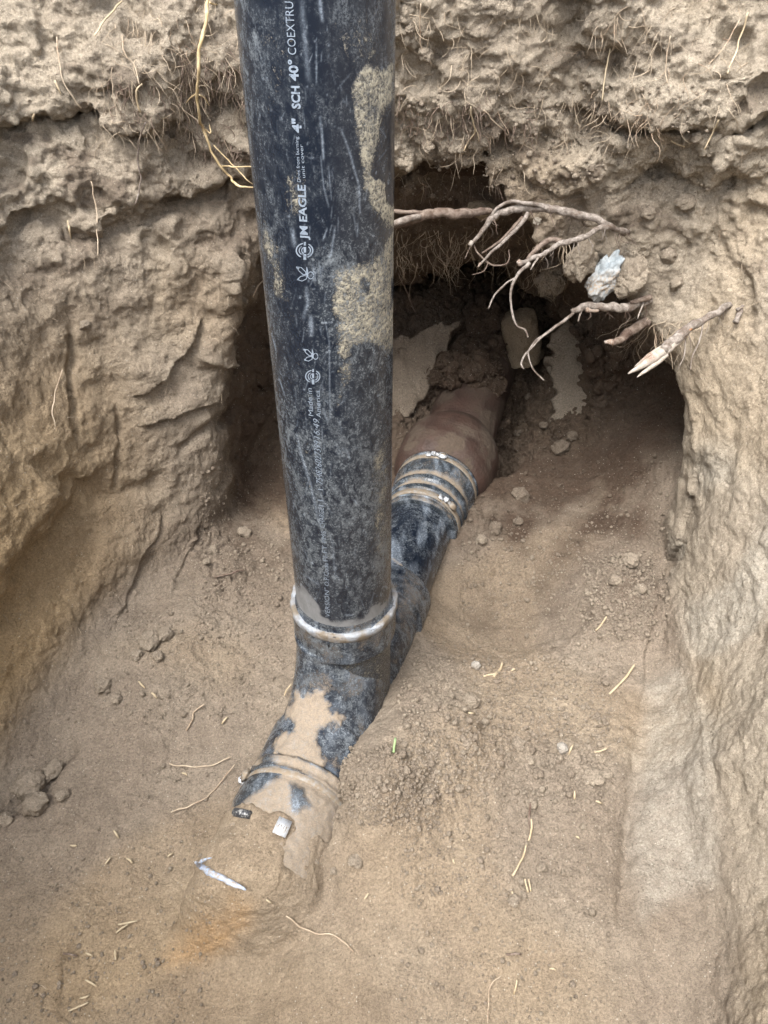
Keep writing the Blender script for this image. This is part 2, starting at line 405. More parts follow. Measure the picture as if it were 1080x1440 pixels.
def detail(P, Q, vis):
    N = vnormals(P, Q); x, y, z = P.T
    fz = floor_z(x, y); px, py, dep = proj(P)
    side = x-(PX0+PSL*(y-PY0)); nearp = np.exp(-(side/.085)**4)*ss(.5, .44, y)
    wall = ss(.015, .09, z-fz)*(1-nearp); heap = ss(1.12, 1.25, y)*ss(.22, .12, z-fz)
    P32_ = P.astype(np.float32)
    rub = (1-wall)*np.maximum(.75*gauss(x, y, .20, .99, .13, .13)+.9*gauss(x, y, .37, .80, .07, .11)+.7*gauss(x, y, -.27, .86, .09, .12)+.6*gauss(x, y, -.2, .8, .05, .2), .95*gauss(x, y, .04, .52, .08, .12)+.6*gauss(x, y, .2, .56, .13, .16)+.4*gauss(x, y, -.33, .62, .08, .12))*ss(-.25, .3, perlin(P32_, 9, 66)) if vis else 0
    P32 = P.astype(np.float32)
    d = 0
    if vis:
        wp = P32 + (.012*np.stack([perlin(P32, 30, 61), perlin(P32, 30, 62), perlin(P32, 30, 63)], 1)).astype(np.float32)
        a, b, idv = worley(wp, 38, 71); crumb = 1-a
        a2, b2, id2 = worley(wp, 95, 72)
        m = ss(-.15, .35, perlin(P32, 8, 64)); m2 = ss(-.1, .4, perlin(P32, 11, 65))
        up = ss(.42, .60, z)*ss(.6, .9, y); wall0 = wall; calm = 1-(1-ss(.34, .52, z))*np.where(x > .15, .66, .64)*ss(1.1, .95, y); wall = wall*calm
        m = m*m
        d = d + .0048*m*crumb*(idv > .45)*wall*(.25+.75*up)
        d = d + .0026*(1-a2)*(id2 > .5)*(.10+.90*m2)*(.40+.60*wall) + heap*(.014*crumb*(idv > .35)+.009*(1-a2)*(id2 > .3)+.006*fbm(P32, 45, 3, 68, gain=.65)) + rub*(.012*crumb*(idv > .4)+.0080*(1-a2)*(id2 > .3)+.007*fbm(P32, 50, 3, 67, gain=.65))
        # broken, flaky faces on the walls
        fl = fbm(P32, 42, 4, 81, (1, 1, 1.3), .6); d = d + .0050*fl*wall*(.55+.8*up)
        rr = 1-np.abs(fbm(P32, 30, 3, 83, (1.6, 1.6, .6), .55))*2.2; d = d + .0035*np.clip(rr, -1, 1)*wall*(1-.4*up)
        d = d + .0016*fbm(P32, 90, 3, 85, gain=.65)
        # hollows in the root layer
        h = perlin(P32, 22, 88); d = d - .014*ss(.25, .55, h)*up - .008*ss(.3, .55, h)*wall*ss(.75, .45, y)*0
        pock = ss(.34, .5, perlin(P32, 14, 90)); d = d-.010*pock*wall*calm
        # floor: slight footprints and crumbs
        d = d + (1-wall)*(.0035*perlin(P32, 14, 91)+.0022*perlin(P32, 33, 92))
        for pts, wd, dp, kind in CREASES:
            jx = px+7*perlin(P32, 30, 93); jy = py+7*perlin(P32, 30, 94)
            dd, side, tt = polydist(jx, jy, pts); fade = ss(0, .12, tt)*ss(1, .88, tt)*((py > 0) & (py < 1500))
            if kind == 0: d = d - dp*np.exp(-(dd/wd)**2)*fade
            else: d = d + dp*fade*np.where(side > 0, np.exp(-(dd/(wd*3.2))**2), -.35*np.exp(-(dd/wd)**2))
        wall = wall0
    P = P+N*np.asarray(d)[:, None] if vis else P
    return P, N, wall, px, py
def soil_attrs(me, P, N, wall, px, py):
    P32 = P.astype(np.float32); x, y, z = P.T
    n1 = perlin(P32, 4, 101); n2 = fbm(P32, 14, 3, 102)
    tone = .42+.25*n1+.25*n2 + .60*ss(.22, .42, x)*wall + .25*ss(-.3, -.5, x)*ss(.5, .7, z) + .42*ss(.42, .66, z) - .45*(1-wall)*ss(1., .8, y)*0 - .25*(1-wall)  # upper walls lightened with painted sky brightness; right wall pale soil plus the same
    ochre = .95*ss(-.28, -.5, x)*ss(.52, .2, z)*wall + .35*gauss(px, py, 170, 1400, 500, 160)*(1-wall) + .2*ss(.0, .3, n1)
    damp = .80*ss(.95, 1.12, y)*ss(.60, .5, z) + .22*ss(.35, .0, z)*wall*ss(.6, .85, y)  # cavity shade painted into the soil colour, on top of some moisture
    damp = damp + (1-wall)*(.85*gauss(x, y, .22, 1.0, .17, .15)+.75*gauss(x, y, -.2, .96, .14, .15)+.5*gauss(x, y, .19, .80, .10, .06)+.5*gauss(x, y, .40, 1.0, .1, .12)+.4*gauss(x, y, .37, .8, .06, .1))*(.75+.9*n2)  # floor by the tunnel: part moisture, part painted shade
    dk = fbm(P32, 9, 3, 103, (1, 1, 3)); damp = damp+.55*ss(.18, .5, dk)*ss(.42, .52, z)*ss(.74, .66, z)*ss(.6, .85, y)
    pale = .55*ss(.15, .5, perlin(P32, 7, 104))*ss(.2, .4, x)*wall*ss(.5, .2, z)
    # smooth grey-green smears where the spade cut
    for poly, a in (([(905, 960), (960, 930), (1010, 1010), (1015, 1240), (900, 1300), (880, 1150)], .5), ([(700, 350), (830, 200), (1000, 180), (990, 235), (820, 240)], .0)):
        if a: pale = np.maximum(pale, a*ss(-15, 25, inpoly(px, py, poly)+10*n2))
    org = ss(-26, 20, inpoly(px+9*n2, py+9*perlin(P32, 20, 7), [(255, 1330), (285, 1292), (318, 1290), (330, 1268), (352, 1272), (350, 1300), (322, 1325), (280, 1350), (240, 1354)]))*.75*(z < .12)
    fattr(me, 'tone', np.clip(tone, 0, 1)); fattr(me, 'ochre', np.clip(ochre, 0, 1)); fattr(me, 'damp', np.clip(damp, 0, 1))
    fattr(me, 'pale', np.clip(pale, 0, 1)); fattr(me, 'orange', np.clip(org, 0, 1)); fattr(me, 'rough', wall)
P2, N2, wall, px, py = detail(Pv, Qv, True)
SOILP, SOILQ = P2, Qv
fcx = P2[Qv].mean(1); fw = wall[Qv].mean(1)
TH = np.arctan2(fcx[:, 1]-.5, fcx[:, 0]-.02)
reg = np.where(fw < .5, 0, np.where(TH < math.radians(48), 2, np.where(TH > math.radians(128), 1, 3)))
reg = np.where((TH < -math.pi/2) & (fw >= .5), 1, reg)
reg = np.where((reg > 0) & (fcx[:, 1] > 1.06), 4, reg)
NAMES = {0: 'ground', 1: 'soil_wall_left', 2: 'soil_wall_right', 3: 'soil_wall_back', 4: 'soil_tunnel'}
me_all = mesh_np('soil', P2, Qv)
vn = np.zeros(len(P2)*3, np.float32); me_all.vertices.foreach_get('normal', vn); vn = vn.reshape(-1, 3)
BVH = BVHTree.FromPolygons([tuple(p) for p in P2[:0]], []) if False else None
for r_, nm in NAMES.items():
    q = Qv[reg == r_]
    if not len(q): continue
    Pc, Qc, u = compact(P2, q); me = mesh_np(nm, Pc, Qc)
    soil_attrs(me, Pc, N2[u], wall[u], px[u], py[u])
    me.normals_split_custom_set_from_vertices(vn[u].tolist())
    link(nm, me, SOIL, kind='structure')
bpy.data.meshes.remove(me_all)
Po2, No2, wo, pxo, pyo = detail(Po, Qo, False)
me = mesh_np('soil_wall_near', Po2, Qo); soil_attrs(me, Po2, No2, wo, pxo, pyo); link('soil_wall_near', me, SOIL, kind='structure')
# ground level round the pit, out to the horizon
x0, y0, x1, y1 = -.78, -.58, .77, 2.0; zg = .965; BIG = 120
vs = [(x0, y0, zg), (x1, y0, zg), (x1, y1, zg), (x0, y1, zg), (-BIG, -BIG, zg), (BIG, -BIG, zg), (BIG, BIG, zg), (-BIG, BIG, zg)]
me = bpy.data.meshes.new('surface'); me.from_pydata(vs, [], [(4, 5, 1, 0), (5, 6, 2, 1), (6, 7, 3, 2), (7, 4, 0, 3)]); link('ground_surface', me, SOIL, kind='structure')

# screen-depth lookup of the finished soil: where does a sight line meet it?
_px, _py, _dp = proj(SOILP); _ok = (_dp > .1) & (_px > -60) & (_px < 1140) & (_py > -60) & (_py < 1500)
_N = vn
_face = np.einsum('ij,ij->i', _N, SOILP-CAM) < 0
_ok &= _face
_zi = np.full((400, 300), 1e9); _ii = np.full((400, 300), -1)
_id = np.nonzero(_ok)[0]; _ord = _id[np.argsort(-_dp[_id])]
_bx = np.clip((_px[_ord]/4).astype(int)+15, 0, 299); _by = np.clip((_py[_ord]/4).astype(int)+15, 0, 399)
_ii[_by, _bx] = _ord
def hit(x, y):
    bx, by = int(x/4)+15, int(y/4)+15
    w_ = _ii[max(0, by-2):by+3, max(0, bx-2):bx+3].ravel(); w_ = w_[w_ >= 0]
    if not len(w_): return at_y(x, y, 1.), np.array([0, -1., 0])
    k = w_[np.argmin((_px[w_]-x)**2+(_py[w_]-y)**2)]
    d = ray(x, y); p = CAM+d*_dp[k]
    return p, _N[k].astype(float)
#@@OBJECTS
# ------------------------------------------------------------------ shape builders
def frame(d, up=(0, 0, 1)):
    d = np.array(d, float); d /= np.linalg.norm(d); r = np.cross(d, up)
    if np.linalg.norm(r) < 1e-3: r = np.array([1., 0, 0])
    r /= np.linalg.norm(r); return r, np.cross(r, d), d      # right, up, forward
def lathe(prof, o, d, seg=96, a0=0., a1=2*math.pi, up=(0, 0, 1)):
    """rings of (s, r) along d from o; angle 0 = top"""
    r_, u_, f_ = frame(d, up); full = abs(a1-a0-2*math.pi) < 1e-6
    th = np.linspace(a0, a1, seg+(0 if full else 1), endpoint=not full)
    prof = np.array(prof, float); n = len(th)
    ring = np.cos(th)[:, None]*u_+np.sin(th)[:, None]*r_
    P = (np.array(o)+prof[:, :1]*f_)[:, None, :]+prof[:, 1][:, None, None]*ring[None]
    m = len(prof); i = np.arange(m-1)[:, None]; j = np.arange(n if full else n-1)[None]; j2 = (j+1) % n
    Q = np.stack([i*n+j, i*n+j2, (i+1)*n+j2, (i+1)*n+j], -1).reshape(-1, 4)
    return P.reshape(-1, 3), Q[:, ::-1]
def tube(pts, rad, seg=10, step=.004, wob=0., rough=0., seed=0, cap=True):
    pts = np.array(pts, float); rad = np.array(rad, float)*np.ones(len(pts))
    # Catmull-Rom
    T = []; R = []
    ext = np.vstack([2*pts[0]-pts[1], pts, 2*pts[-1]-pts[-2]])
    for k in range(len(pts)-1):
        L = np.linalg.norm(pts[k+1]-pts[k]); m = max(2, int(L/step)); t = np.linspace(0, 1, m, endpoint=(k == len(pts)-2))[:, None]
        a, b, c, d = ext[k:k+4]
        T.append(.5*((2*b)+(-a+c)*t+(2*a-5*b+4*c-d)*t*t+(-a+3*b-3*c+d)*t**3)); R.append(rad[k]+(rad[k+1]-rad[k])*t[:, 0])
    T = np.vstack(T); R = np.concatenate(R)
    if wob: T = T+wob*np.stack([fbm(T.astype(np.float32), 60, 2, seed+q) for q in range(3)], 1)
    tg = np.gradient(T, axis=0); tg /= np.linalg.norm(tg, axis=1)[:, None]+1e-12
    nrm = np.cross(tg[0], [0.3, .2, .9]); nrm /= np.linalg.norm(nrm); th = np.arange(seg)*2*math.pi/seg; P = []
    for k in range(len(T)):
        nrm = nrm-tg[k]*nrm.dot(tg[k]); nrm /= np.linalg.norm(nrm)+1e-12; b = np.cross(tg[k], nrm)
        P.append(T[k]+R[k]*(np.cos(th)[:, None]*nrm+np.sin(th)[:, None]*b))
    P = np.array(P); n = len(T)
    if rough:
        f = P.reshape(-1, 3).astype(np.float32); c = np.repeat(T, seg, 0); dv = f-c
        k = 1+rough*fbm(f, 90, 3, seed+9)[:, None]; P = (c+dv*k).reshape(n, seg, 3)
    P = P.reshape(-1, 3)
    i = np.arange(n-1)[:, None]; j = np.arange(seg)[None]; j2 = (j+1) % seg
    Q = np.stack([i*seg+j, i*seg+j2, (i+1)*seg+j2, (i+1)*seg+j], -1).reshape(-1, 4)
    if cap:
        P = np.vstack([P, T[:1], T[-1:]]); e0, e1 = len(P)-2, len(P)-1; j = np.arange(seg); j2 = (j+1) % seg
        Q = np.vstack([Q, np.stack([j2, j, np.full(seg, e0), np.full(seg, e0)], 1)*1, np.stack([(n-1)*seg+j, (n-1)*seg+j2, np.full(seg, e1), np.full(seg, e1)], 1)])
    return P, Q, T, R
def mesh_mixed(name, P, Q, smooth=True):
    """quads, where a repeated last index means a triangle"""
    me = bpy.data.meshes.new(name); tri = Q[:, 2] == Q[:, 3]
    F = [tuple(int(x) for x in (q[:3] if t else q)) for q, t in zip(Q, tri)]
    me.from_pydata(np.asarray(P).tolist(), [], F); me.update()
    if smooth: me.polygons.foreach_set('use_smooth', np.ones(len(F), bool))
    return me
def join(parts):
    Ps, Qs, o = [], [], 0
    for P, Q in parts: Ps.append(P); Qs.append(Q+o); o += len(P)
    return np.vstack(Ps), np.vstack(Qs)
def box(c, ax, sz, bev=.15):
    """bevelled block: centre, three axes, three sizes"""
    c = np.array(c, float); A = [np.array(a, float)/np.linalg.norm(a) for a in ax]; bm = bmesh.new()
    bmesh.ops.create_cube(bm, size=1.)
    for v in bm.verts: v.co = Vector(v.co[k]*sz[k] for k in range(3))
    bmesh.ops.bevel(bm, geom=list(bm.edges), offset=bev*min(sz), segments=2, affect='EDGES')
    for v in bm.verts: v.co = Vector(c+A[0]*v.co.x+A[1]*v.co.y+A[2]*v.co.z)
    return bm
def bm_link(bm, name, mat, parent=None, smooth=True, **kw):
    me = bpy.data.meshes.new(name); bmesh.ops.recalc_face_normals(bm, faces=bm.faces); bm.to_mesh(me); bm.free()
    for p in me.polygons: p.use_smooth = smooth
    return link(name, me, mat, parent, **kw)
def local(me, o):
    me.transform(Matrix.Translation(-Vector(o)))
def put_np(name, P, Q, mat, parent=None, attrs=None, mixed=False, smooth=True, **kw):
    o0 = np.array(parent.matrix_world.translation if False else (parent.location if parent is not None else (0, 0, 0)))
    gp = parent.parent if parent is not None else None
    while gp is not None: o0 = o0+np.array(gp.location); gp = gp.parent
    me = (mesh_mixed if mixed else mesh_np)(name, P-o0, Q, smooth=smooth)
    if attrs:
        for k, v in attrs.items(): fattr(me, k, v)
    return link(name, me, mat, parent, **kw)

# ------------------------------------------------------------------ materials of the things
def plastic(name, base=(.009, .0135, .023), dustcol=(.295, .240, .180), film=1.0, hole=.78, gain=1.7):
    m = NT(name); v = m.coord(); dust = m.attr('dust'); scr = m.attr('scratch'); grey = m.attr('grey'); haze = m.attr('haze')
    st = m.mapping(v, sc=(1, 1, .6)); n1 = m.noise(st, 120, 7, .72, .6); n2 = m.noise(v, 22, 5, .6, .5); n3 = m.noise(v, 420, 4, .75, .4); n4 = m.noise(st, 900, 2, .6)
    f = m.math('MULTIPLY', m.ramp(n2, .43, .70), m.math('MULTIPLY', m.ramp(n1, .42, .66), m.ramp(m.noise(v, 600, 3, .8), .38, .60))); f = m.math('ADD', m.math('MULTIPLY', f, film), m.math('MULTIPLY', m.math('MULTIPLY', m.ramp(n3, .52, .68), m.ramp(n1, .40, .58)), m.math('ADD', .25, m.math('MULTIPLY', haze, 1.6))))
    f = m.math('ADD', f, m.math('MULTIPLY', haze, m.ramp(n1, .38, .75, .0, .5)), clamp=True)
    c = m.mix(m.math('MULTIPLY', f, .58), base, (.33, .37, .40))
    c = m.mix(m.math('MULTIPLY', scr, m.ramp(n3, .35, .65, .15, .75)), c, (.40, .47, .56))
    c = m.mix(m.math('MULTIPLY', grey, m.ramp(n1, .2, .6, .55, 1.)), c, (.23, .235, .24))
    # dust: patchy at low values, solid at high values
    e = m.math('ADD', m.math('MULTIPLY', n1, .45), m.math('MULTIPLY', n3, .55)); th = m.math('SUBTRACT', m.math('MULTIPLY', dust, 1.30), .12)
    k = m.math('MULTIPLY', m.math('SUBTRACT', th, m.ramp(e, .27, .73)), gain, clamp=True); k = m.math('MULTIPLY', k, m.ramp(m.noise(v, 300, 3, .8), .40, .56, hole, 1.), clamp=True)
    g = m.ramp(m.noise(v, 700, 3, .7), .25, .75, .72, 1.22); sc = m.n('VectorMath', operation='SCALE'); m.put(sc.inputs[0], dustcol); m.put(sc.inputs['Scale'], g)
    c = m.mix(m.math('MULTIPLY', k, .93), c, sc.outputs[0])
    r = m.ramp(f, 0, 1, .20, .60); r = m.math('MAXIMUM', r, m.math('MULTIPLY', k, .95)); r = m.math('MAXIMUM', r, m.math('MULTIPLY', grey, .7))
    b = m.bump(n2, .0006, .4); b = m.bump(m.math('MULTIPLY', k, m.ramp(n3, .2, .8, .5, 1.)), .0009, 1., b); b = m.bump(n4, .00012, .5, b)
    return m.out(c, r, b, spec=.5)
PLASTIC = plastic('black_plastic'); UPRIGHT = plastic('printed_black_plastic', film=.80, hole=.22, gain=2.6, dustcol=(.47, .43, .33)); RUBBER = plastic('black_rubber', (.020, .026, .034), film=.8)
def earthy(name, c1, c2, c3, scale=40., rough=.85, bumpd=.0015, stretch=(1, 1, 1)):
    m = NT(name); v = m.mapping(m.coord(), sc=stretch)
    n1 = m.noise(v, scale, 6, .6, .4); n2 = m.noise(v, scale*6, 5, .65); n3 = m.noise(v, scale*.3, 3, .5)
    c = m.mix(m.ramp(n1, .35, .65), c1, c2); c = m.mix(m.math('MULTIPLY', m.ramp(n3, .48, .62), m.ramp(n2, .35, .6)), c, c3)
    k = m.ramp(n2, .2, .8, .72, 1.25); sc = m.n('VectorMath', operation='SCALE'); m.put(sc.inputs[0], c); m.put(sc.inputs['Scale'], k)
    b = m.bump(n1, bumpd, 1.); b = m.bump(n2, bumpd*.4, 1., b)
    return m.out(sc.outputs[0], rough, b, spec=.25)
def clay_mat():
    m = NT('fired_clay'); v = m.coord(); dust = m.attr('dust')
    n1 = m.noise(v, 28, 6, .6, .5); n2 = m.noise(v, 190, 5, .65); n3 = m.noise(v, 600, 3, .6)
    c = m.mix(m.ramp(n1, .35, .65), (.047, .030, .025), (.072, .043, .034))
    e = m.math('ADD', m.math('MULTIPLY', n1, .5), m.math('MULTIPLY', n2, .5)); k = m.math('MULTIPLY', m.math('SUBTRACT', m.math('SUBTRACT', m.math('MULTIPLY', dust, 1.3), .12), m.ramp(e, .3, .7)), 4., clamp=True)
    k = m.math('MAXIMUM', k, m.math('MULTIPLY', dust, .75))
    c = m.mix(k, c, m.mix(m.ramp(n2, .3, .7), (.066, .049, .038), (.11, .082, .060)))
    b = m.bump(n1, .0022, .9); b = m.bump(n2, .0018, 1., b); b = m.bump(n3, .0003, .8, b)
    return m.out(c, m.ramp(k, 0, 1, .5, .93), b, spec=.4)
CLAY = clay_mat()
BARK = earthy('root_bark', (.10, .070, .052), (.25, .20, .165), (.07, .04, .03), 170, .85, .0014)
GREYBARK = earthy('weathered_root', (.13, .108, .09), (.36, .32, .285), (.10, .07, .052), 190, .85, .0012)
PALEWOOD = earthy('split_wood', (.30, .26, .21), (.46, .42, .38), (.20, .12, .08), 120, .75, .0012)
EXPOSED = earthy('exposed_orange_wood', (.36, .17, .08), (.48, .27, .15), (.22, .12, .07), 140, .75, .0012)
YELLOWROOT = earthy('yellow_root', (.42, .31, .16), (.56, .46, .29), (.28, .20, .11), 120, .7, .0006)
HAIR = earthy('rootlet_fibre', (.42, .34, .25), (.60, .50, .38), (.28, .20, .14), 60, .8, .0002)
DARKHAIR = earthy('dark_rootlet_fibre', (.16, .12, .095), (.26, .20, .16), (.12, .08, .06), 60, .8, .0002)
STRAW = earthy('dry_straw', (.42, .34, .23), (.54, .47, .34), (.38, .29, .18), 80, .6, .0003)
GREEN = earthy('green_blade', (.22, .34, .16), (.36, .48, .27), (.25, .33, .15), 80, .6, .0003)
STONE = earthy('grey_stone', (.24, .225, .20), (.36, .33, .29), (.18, .15, .12), 60, .85, .0015)
CHALK = earthy('blue_grey_chalk', (.33, .38, .41), (.50, .53, .54), (.30, .24, .18), 45, .8, .003)
PAINT = NT('pale_blue_edge'); PAINT = (lambda m: m.out(m.mix(m.ramp(m.noise(m.coord(), 160, 6, .75, .5), .44, .60), (.40, .50, .68), (.33, .28, .22)), .6, m.bump(m.noise(m.coord(), 240, 5, .7), .001, 1.)))(PAINT)
STEEL = NT('zinc_steel'); STEEL = (lambda m: m.out(m.mix(m.ramp(m.noise(m.coord(), 300, 4, .7), .48, .7), (.66, .70, .76), (.40, .36, .30)), m.ramp(m.noise(m.coord(), 200, 3), .3, .7, .28, .5), m.bump(m.noise(m.coord(), 500, 3), .0002, 1.), metal=.45))(STEEL)
DUSTYSTEEL = NT('dusty_steel'); DUSTYSTEEL = (lambda m: m.out(m.mix(m.ramp(m.noise(m.coord(), 180, 5, .7), .35, .55), (.30, .29, .27), (.25, .20, .145)), .7, m.bump(m.noise(m.coord(), 400, 3), .0004, 1.), metal=.25))(DUSTYSTEEL)
SCREWBLACK = NT('dark_screw'); SCREWBLACK = (lambda m: m.out(m.mix(m.ramp(m.noise(m.coord(), 350, 4, .7), .48, .66), (.045, .048, .055), (.36, .36, .35)), .4, metal=.3))(SCREWBLACK)
INK = NT('pale_ink'); INK = (lambda m: m.out(m.mix(m.ramp(m.noise(m.coord(), 420, 5, .75), .52, .68), (.25, .30, .37), (.030, .045, .065)), .6))(INK)
CEMENT = NT('pale_cement'); CEMENT = (lambda m: m.out(m.mix(m.ramp(m.noise(m.coord(), 45, 4, .6), .40, .60), (.27, .295, .33), (.17, .14, .105)), .6, m.bump(m.noise(m.coord(), 220, 5, .65), .0022, 1.)))(CEMENT)

# ------------------------------------------------------------------ upright black pipe with its print
VX, VY, VR = -.048, .6325, .0562
ZR = .178                                            # rim of the fitting's upright socket
def stroke_field(px, py, strokes, jit=None):
    v = np.zeros(px.shape)
    for pts, w_, a in strokes:
        x0, x1 = min(p[0] for p in pts)-8, max(p[0] for p in pts)+8; y0, y1 = min(p[1] for p in pts)-8, max(p[1] for p in pts)+8
        m = (px > x0) & (px < x1) & (py > y0) & (py < y1)
        if not m.any(): continue
        d, _, t = polydist(px[m], py[m], pts)
        v[m] = np.maximum(v[m], a*np.exp(-(d/w_)**2)*(.55+.45*np.sin(3.1*t)))
    return v
ang = np.concatenate([np.linspace(-1.75, 1.75, 300, endpoint=False), np.linspace(1.75, 2*math.pi-1.75, 44, endpoint=False)])
zs = np.concatenate([np.linspace(.02, .10, 6, endpoint=False), np.linspace(.10, .80, 560, endpoint=False), np.linspace(.80, 1.12, 10)])
A_, Z_ = np.meshgrid(ang, zs)
wob = 0.0
Pp = np.stack([VX+VR*np.sin(A_+.076*0), VY-VR*np.cos(A_), Z_], -1).reshape(-1, 3)
na, nz = len(ang), len(zs); i = np.arange(nz-1)[:, None]; j = np.arange(na)[None]; j2 = (j+1) % na
Qp = np.stack([i*na+j, i*na+j2, (i+1)*na+j2, (i+1)*na+j], -1).reshape(-1, 4)
px, py, dp = proj(Pp); P32 = Pp.astype(np.float32)
front = np.cos(A_).ravel() > .05
wx, wy = px+9*fbm(P32, 28, 4, 201), py+16*fbm(P32, 28, 4, 202)
dust = np.zeros(len(Pp))
for poly, soft, a in (
  ([(497, 118), (520, 92), (552, 85), (560, 140), (538, 170), (528, 215), (530, 255), (560, 305), (560, 335), (530, 300), (512, 270), (505, 210), (495, 170)], 11, .66),
  ([(522, 245), (534, 256), (560, 305), (548, 305), (530, 288)], 4, .95),
  ([(472, 378), (500, 368), (530, 350), (560, 318), (560, 480), (545, 500), (520, 492), (496, 498), (474, 500), (468, 430)], 12, .62),
  ([(474, 500), (500, 500), (494, 545), (476, 575), (470, 530)], 10, .50),
  ([(366, 300), (384, 318), (398, 380), (412, 420), (380, 420), (368, 360)], 14, .50),
  ([(395, 240), (425, 230), (440, 290), (420, 320), (398, 300)], 14, .42),
  ([(340, 0), (420, 0), (415, 120), (372, 200), (350, 120)], 25, .28),
  ([(460, 0), (545, 0), (550, 90), (500, 110), (470, 60)], 25, .36),
  ([(415, 150), (470, 150), (465, 215), (425, 215)], 18, .26),
  ([(518, 650), (552, 600), (552, 800), (536, 790), (520, 740)], 12, .44),
  ([(470, 580), (545, 560), (545, 900), (430, 880), (425, 800), (440, 700)], 30, .20),
  ([(405, 430), (440, 440), (430, 560), (405, 540)], 18, .30),
  ([(410, 600), (450, 610), (470, 720), (425, 760), (412, 690)], 18, .27)):
    dust = np.maximum(dust, a*ss(-soft, soft, inpoly(wx, wy, poly)))
for (cx, cy, rx, ry, dk) in ((505, 560, 22, 26, .8), (533, 545, 10, 22, .7), (545, 190, 10, 34, .9), (497, 645, 22, 16, .7), (468, 320, 22, 34, .6), (440, 790, 9, 11, .9), (424, 790, 6, 40, .8), (480, 130, 14, 30, .5), (515, 400, 7, 9, .5), (428, 400, 10, 40, .5)):
    dust *= 1-dk*np.exp(-(((wx-cx)/rx)**4+((wy-cy)/ry)**4))
dust = np.clip(dust*(1+.25*fbm(P32, 60, 3, 204)), 0, 1)*front + .08
dust = np.maximum(dust, .5*ss(ZR+.035, ZR, Pp[:, 2]+.006*fbm(P32, 40, 3, 205))*front)
grey = front*ss(-4, 6, inpoly(wx, wy, [(412, 815), (432, 832), (452, 868), (470, 880), (545, 850), (556, 835), (556, 905), (410, 905)]))*.85
haze = np.clip(.16+.9*fbm(P32, 11, 3, 206, (1, 1, .5)), 0, .6)+.35*ss(.35, .95, -np.sin(A_).ravel())*ss(.2, .5, Pp[:, 2])*.8  # left-side term paints a sky sheen into the dusty haze
st = [([(449, -5), (453, 28)], 2.2, .9), ([(424, -5), (429, 60), (434, 112)], 3.5, .4), ([(445, 60), (445, 118)], 1., .6), ([(450, 165), (453, 190), (455, 225)], 1.5, .8), ([(480, 182), (492, 215), (505, 262), (506, 300)], 1.3, .7),
      ([(451, 220), (455, 262), (462, 290)], .9, .6), ([(462, 235), (466, 280)], .8, .5), ([(466, 240), (469, 252)], .8, .5), ([(431, 126), (443, 126)], .9, .7), ([(435, 222), (445, 221)], .8, .5),
      ([(411, 322), (414, 345)], 2.8, .7), ([(460, 322), (454, 338)], 1.1, .6), ([(471, 320), (466, 355), (463, 362)], 1.4, .7), ([(503, 315), (503, 332)], .8, .6), ([(497, 300), (502, 333)], .8, .5),
      ([(431, 405), (433, 425), (427, 447)], 2.5, .55), ([(437, 446), (438, 470)], 3., .85), ([(458, 455), (463, 480), (464, 590)], .9, .55), ([(452, 454), (467, 454)], .8, .6), ([(466, 523), (471, 523)], .8, .6), ([(454, 562), (464, 564)], .8, .5),
      ([(417, 612), (424, 640), (436, 680), (449, 735)], 1.8, .6), ([(382, 470), (389, 495)], .9, .7), ([(392, 530), (400, 555)], .9, .7), ([(468, 760), (471, 818)], 1.4, .35), ([(427, 808), (448, 822)], 1.1, .6),
      ([(485, 865), (497, 865)], 1., .7), ([(487, 632), (492, 645)], .9, .7), ([(496, 702), (504, 710)], .8, .7), ([(455, 575), (460, 592)], 1.6, .5), ([(443, 378), (433, 396)], 1., .5), ([(447, 378), (437, 400)], 1., .6), ([(440, 372), (444, 396)], 1., .7), ([(449, 370), (452, 392)], 1., .5)]
rs = random.Random(11)
for _ in range(150):
    y_ = rs.uniform(0, 850); f = y_/850; x_ = 333+85*f+(225-95*f)*rs.betavariate(1.2, 1.4); L = rs.uniform(3, 26); a = rs.gauss(math.pi/2, .35)
    st.append(([(x_, y_), (x_+L*math.cos(a), y_+L*math.sin(a))], rs.uniform(.5, .9), rs.uniform(.15, .6)))
for _ in range(90):
    y_ = rs.uniform(0, 850); f = y_/850; x_ = 340+85*f+(215-95*f)*rs.random(); st.append(([(x_, y_), (x_+1.2, y_+1)], rs.uniform(.7, 1.5), rs.uniform(.5, 1.)))
scr = stroke_field(px, py, st)*front
vp = empty('upright_pipe', (VX, VY, .02), 'black plastic drain pipe standing upright, printed in white and smeared with sand', 'drain pipe')
put_np('barrel', Pp, Qp, UPRIGHT, vp, dict(dust=dust, grey=grey, haze=haze, scratch=scr))
Pi, Qi = lathe([(0, VR), (0, VR-.006), (-1.1, VR-.006)], (VX, VY, 1.12), (0, 0, 1), 64, up=(0, 1, 0))
put_np('inner_wall', Pi, Qi, PLASTIC, vp, dict(dust=np.full(len(Pi), .2), grey=np.zeros(len(Pi)), haze=np.full(len(Pi), .2), scratch=np.zeros(len(Pi))))

